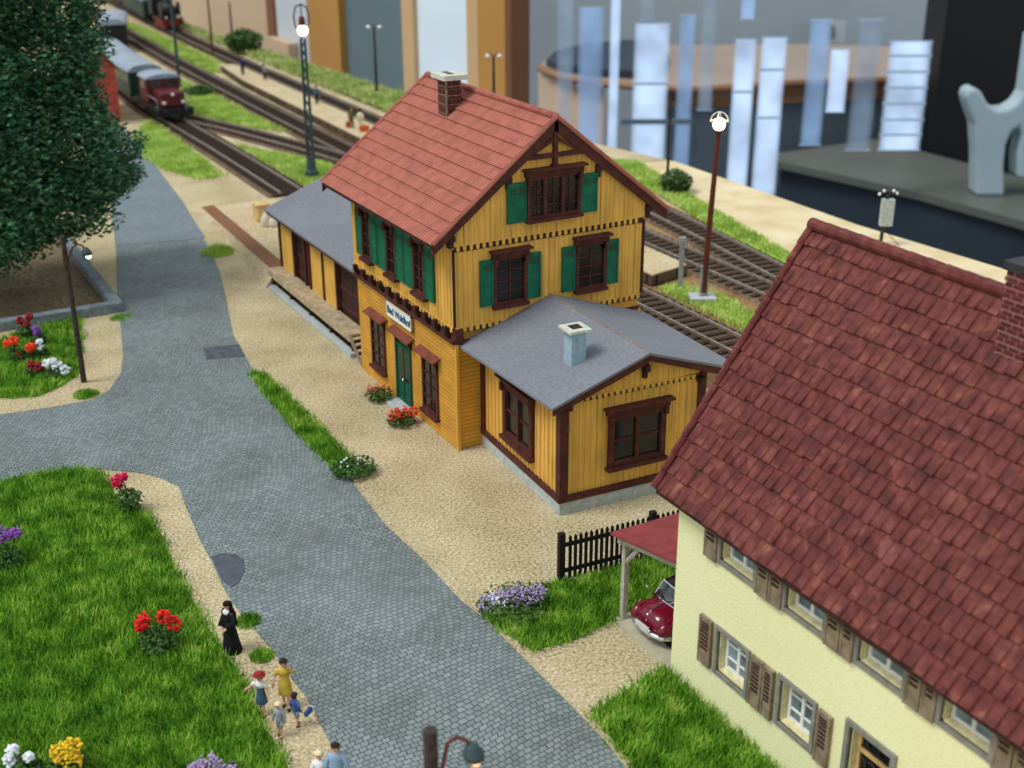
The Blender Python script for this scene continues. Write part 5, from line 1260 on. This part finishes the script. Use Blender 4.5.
MB().box(-1.2, 1.2, 0, 8, 0, 4.6).build('shed_wall', 'red_tile_far', HU); MB().extr([(-1.2, .02, 4.6), (1.2, .02, 4.6), (0, .02, 6.0)], (0, 7.9, 0)).build('gable', 'red_tile_far', HU)
for s in (1, -1): MB().extr([(s*1.45, -.25, 4.4), (0, -.25, 6.15), (0, -.25, 6.02), (s*1.45, -.25, 4.27)], (0, 8.5, 0)).build('shed_roof', 'dark_brown', HU)

# ------------------------------------------------------------------ the exhibition room behind the layout
struct(MB().box(-300, 900, -300, 900, -74, -70).build('floor', 'floor_gloss'))
XB = 46.0
def panel(name, mat, px0, px1, zt=40, zb=-70, d=1.0, row=60, x=XB):
    a = onx(x, px0, row); b_ = onx(x, px1, row)
    return struct(MB().box(x, x+d, min(a.y, b_.y), max(a.y, b_.y), zb, zt).build(name, mat))
panel('wall_beige', 'beige_panel', 60, 275); panel('trim_1', 'brown_strip', 270, 277, d=1.5, x=45.6); panel('wall_pale', 'pale_panel', 275, 313); panel('wall_ochre', 'ochre_wood', 310, 341, d=2, x=45)
panel('door_1', 'teal_panel', 338, 406); panel('trim_2', 'tan_wood', 403, 414, d=1.6, x=45.4); panel('door_2', 'white_panel', 411, 470); panel('trim_3', 'tan_wood', 467, 480, d=1.8, x=45.2); panel('wall_wood', 'ochre_wood', 478, 509, d=2, x=45)
bx = panel('trim_4', 'beige_panel', 268, 289, zt=ony(onx(45.5, 275, 60).y, 275, 36).z, d=1.5, x=44.4)
panel('trim_5', 'brown_strip', 505, 511, d=2.2, x=44.9)
# far wall, turned square to the view
WD = 410.0
WM = Matrix(((RH.x, -FH.x, 0, 0), (RH.y, -FH.y, 0, 0), (0, 0, 1, 0), (0, 0, 0, 1)))   # x across, y towards the photographer, z up
def wl(px, py, D=WD):
    p = far(px, py, D); return (p.x*RH.x+p.y*RH.y, p.z)
CD = CAM.x*FH.x+CAM.y*FH.y
def dep(D): return -(CD+D)                            # local y of a plane D ahead of the camera
wm = MB(WM); xa = wl(480, 100)[0]; xb = wl(1120, 100)[0]
wm.box(xa, xb, dep(WD+8), dep(WD+3), -70, 60); struct(wm.build('wall_back', 'wall_blue_grey'))
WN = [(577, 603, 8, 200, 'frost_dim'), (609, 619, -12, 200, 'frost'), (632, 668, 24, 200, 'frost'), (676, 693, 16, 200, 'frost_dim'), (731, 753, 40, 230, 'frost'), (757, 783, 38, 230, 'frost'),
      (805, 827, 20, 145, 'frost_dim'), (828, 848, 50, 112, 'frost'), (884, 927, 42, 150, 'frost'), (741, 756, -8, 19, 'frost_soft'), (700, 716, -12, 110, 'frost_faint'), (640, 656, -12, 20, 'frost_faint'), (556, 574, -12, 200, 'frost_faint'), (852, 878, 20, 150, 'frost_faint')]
# added glowing see-through panes imitate window reflections between the layout and the counter
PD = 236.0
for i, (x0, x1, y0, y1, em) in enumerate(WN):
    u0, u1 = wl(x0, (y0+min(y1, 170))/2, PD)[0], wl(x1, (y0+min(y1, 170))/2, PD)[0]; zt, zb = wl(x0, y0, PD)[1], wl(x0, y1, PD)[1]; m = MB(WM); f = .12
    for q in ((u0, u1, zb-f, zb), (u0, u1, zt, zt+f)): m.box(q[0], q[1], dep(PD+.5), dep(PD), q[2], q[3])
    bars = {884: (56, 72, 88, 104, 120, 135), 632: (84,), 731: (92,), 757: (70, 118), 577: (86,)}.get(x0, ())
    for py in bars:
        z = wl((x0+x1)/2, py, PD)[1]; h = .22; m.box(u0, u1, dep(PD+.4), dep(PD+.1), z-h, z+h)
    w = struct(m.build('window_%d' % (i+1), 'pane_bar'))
    MB(WM).box(u0, u1, dep(PD+.3), dep(PD+.2), zb, zt).build('glass', em, w)  # sheet glows in place of a reflection, not a real window
m = MB(WM)
m.box(wl(621, 120, PD)[0], wl(692, 120, PD)[0], dep(PD), dep(PD-.4), wl(650, 124, PD)[1], wl(650, 119, PD)[1]); struct(m.build('trim_6', 'mullion_grey'))  # added bar for the crossbar within the imitated reflection
m = MB(WM); x0_, z0_ = wl(822, 44, 400); m.box(x0_, wl(846, 44, 400)[0], dep(402.6), dep(401.8), z0_, wl(822, 22, 400)[1]); NT_ = tag(m.build('paper_notice', 'pale_panel'), 'pale notice with the number 3 on the far wall', 'notice')
tx, tz = wl(832, 33, 401); fm = WM @ Matrix.Translation((tx, dep(401.6), tz)) @ Matrix(((1, 0, 0, 0), (0, 0, -1, 0), (0, 1, 0, 0), (0, 0, 0, 1)))
mm = WM.to_3x3(); Rt = Matrix((tuple(RH), (0, 0, 1), tuple(-FH))).transposed().to_4x4()
pos = WM @ Vector((tx, dep(401.4), tz)); text('3', Matrix.Translation(pos) @ Rt, 5.5, 'mullion_grey', NT_, ext=.1, bold=.02)
# curved wooden counter with a dark mat on it
zc = -28.0
front = [(539, 66), (548, 71), (560, 75.5), (580, 79), (605, 82.5), (650, 86), (690, 88), (740, 85), (800, 81), (915, 77)]; rear = [(915, 47), (800, 44), (690, 45), (620, 44), (575, 48), (548, 56)]
CT = thing('counter', 'curved wooden counter with a pale rim in front of the bright windows', 'counter', tuple(g(600, 170, -70)))
cmv = Matrix.Translation(-Vector(g(600, 170, -70)))
MB(cmv).prism([tuple(g(x, y, zc))[:2] for x, y in front+rear], zc-1.2, zc).build('counter_top', 'counter_top', CT)
fr = [g(x, y, zc) for x, y in front]
m = MB(cmv); m.tube([p+Vector((0, 0, -.4)) for p in fr], .8, 6); m.build('counter_rim', 'counter_edge', CT)
m = MB(cmv); dr = [g(x, y, zc) for x, y in front[:5]]; dr = [p+FH*2.5 for p in dr]; rs = [[p+FH*k for p in dr] for k in (0, 4)]
m.rings([[Vector((p.x, p.y, -70)) for p in dr], [Vector((p.x, p.y, zc-1)) for p in dr]], cap=False, closed=False); m.rings([[Vector((p.x, p.y, zc-1)) for p in rs[1]], [Vector((p.x, p.y, -70)) for p in rs[1]]], cap=False, closed=False)
m.build('counter_front', 'counter_wood', CT)
MB(cmv).extr([Vector((p.x, p.y, zc-1.2))+FH*2 for p in fr[5:]]+[Vector((p.x, p.y, zc-5.0))+FH*2 for p in fr[:4:-1]], FH*1.5).build('counter_fascia', 'counter_edge', CT)
sk = [p+FH*6 for p in fr[5:]]; MB(cmv).extr([(p.x, p.y, zc-1.2) for p in sk]+[(p.x, p.y, -70) for p in sk[::-1]], FH*2).build('counter_skirt', 'skirt_grey', CT)
MB(cmv).box(*sorted((g(700, 84, zc).x, g(700, 84, zc).x+4)), *sorted((g(700, 84, zc).y+6, g(700, 84, zc).y+10)), -70, zc-1).build('counter_leg', 'counter_edge', CT)
m = MB(); m.prism([tuple(g(x, y, zc+.02))[:2] for x, y in ((546, 66), (560, 72), (600, 77), (660, 80), (668, 62), (660, 48), (625, 47), (580, 52), (556, 58))], zc+.01, zc+2.0); tag(m.build('rubber_mat', 'rubber_mat', bevel=.3), 'dark thick mat lying on the left end of the curved counter', 'mat')
# low grey bench, black cabinet, white stand
zb = -40.0
BN = thing('bench', 'low grey topped dark bench below the black cabinet', 'bench', tuple(g(880, 260, -70)))
bm_ = Matrix.Translation(-Vector(g(880, 260, -70)))
tp = [tuple(g(x, y, zb))[:2] for x, y in ((778, 153), (875, 139), (1040, 182), (1040, 226), (918, 192), (772, 160))]
MB(bm_).prism(tp, zb-1.5, zb).build('bench_top', 'bench_top', BN)
inn = [tuple(g(x, y, zb))[:2] for x, y in ((786, 154), (875, 142), (1036, 184), (1036, 222), (918, 190), (782, 159))]
MB(bm_).prism(inn, -70, zb-1.5).build('bench_side', 'bench_side', BN)
def upright(px0, px1, D, zb_, py_top): 
    a = wl(px0, 120, D)[0]; b_ = wl(px1, 120, D)[0]; return a, b_
kb = g(980, 158, zb); kD = (kb-CAM).dot(FH)+6
m = MB(WM); a = wl(933, 120, kD)[0]; b_ = wl(1100, 120, kD)[0]; m.box(a, b_, dep(kD+14), dep(kD), -70, 60); CB = tag(m.build('tall_cabinet', 'cabinet_black', bevel=.4), 'tall plain black cabinet at the right edge behind the bench', 'cabinet')
sD = (g(982, 190, zb)-CAM).dot(FH)
out = [(966, 200), (968, 150), (966, 120), (960, 103), (957, 92), (960, 85), (967, 83), (973, 88), (979, 99), (988, 105), (998, 104), (1008, 98), (1014, 88), (1018, 60), (1022, 30), (1046, 30), (1046, 176), (1008, 172), (1008, 150), (1012, 130), (1010, 122), (1003, 126), (997, 140), (995, 160), (994, 200)]
zz = lambda px, py: wl(px, py, sD)
pts = [(zz(x, y)[0], dep(sD), max(zb, zz(x, y)[1])) for x, y in out]
tag(MB(WM).extr(pts, (0, 5, 0)).build('plastic_stand', 'white_plastic', bevel=.8), 'white moulded plastic stand with a forked top on the grey bench', 'stand')

# ------------------------------------------------------------------ light and camera
w = bpy.data.worlds.new('World'); SC.world = w; w.use_nodes = True
w.node_tree.nodes['Background'].inputs[0].default_value = (.86, .93, 1.0, 1); w.node_tree.nodes['Background'].inputs[1].default_value = .8
sl_ = bpy.data.lights.new('hall_light', 'SUN'); sl_.energy = 2.15; sl_.angle = math.radians(22); sl_.color = (1.0, .98, .95)
so = bpy.data.objects.new('hall_light', sl_); COL.objects.link(so); so.location = (-30, 0, 80)
so.rotation_euler = Vector((.62, -.1, -1)).to_track_quat('-Z', 'Y').to_euler()
cd = bpy.data.cameras.new('camera'); cam = bpy.data.objects.new('camera', cd); COL.objects.link(cam)
cd.sensor_width = 36; cd.lens = FPX/1024*36; cd.clip_start = .5; cd.clip_end = 3000
cam.matrix_world = Matrix(((RT.x, UP.x, -FW.x, CAM.x), (RT.y, UP.y, -FW.y, CAM.y), (RT.z, UP.z, -FW.z, CAM.z), (0, 0, 0, 1)))
cd.dof.use_dof = True; cd.dof.focus_distance = 39; cd.dof.aperture_fstop = .27
SC.camera = cam
vs = SC.view_settings; vs.view_transform = 'Standard'; vs.look = 'None'; vs.gamma = 1; vs.exposure = 0.0; vs.use_curve_mapping = False
SC.cycles.use_denoising = True
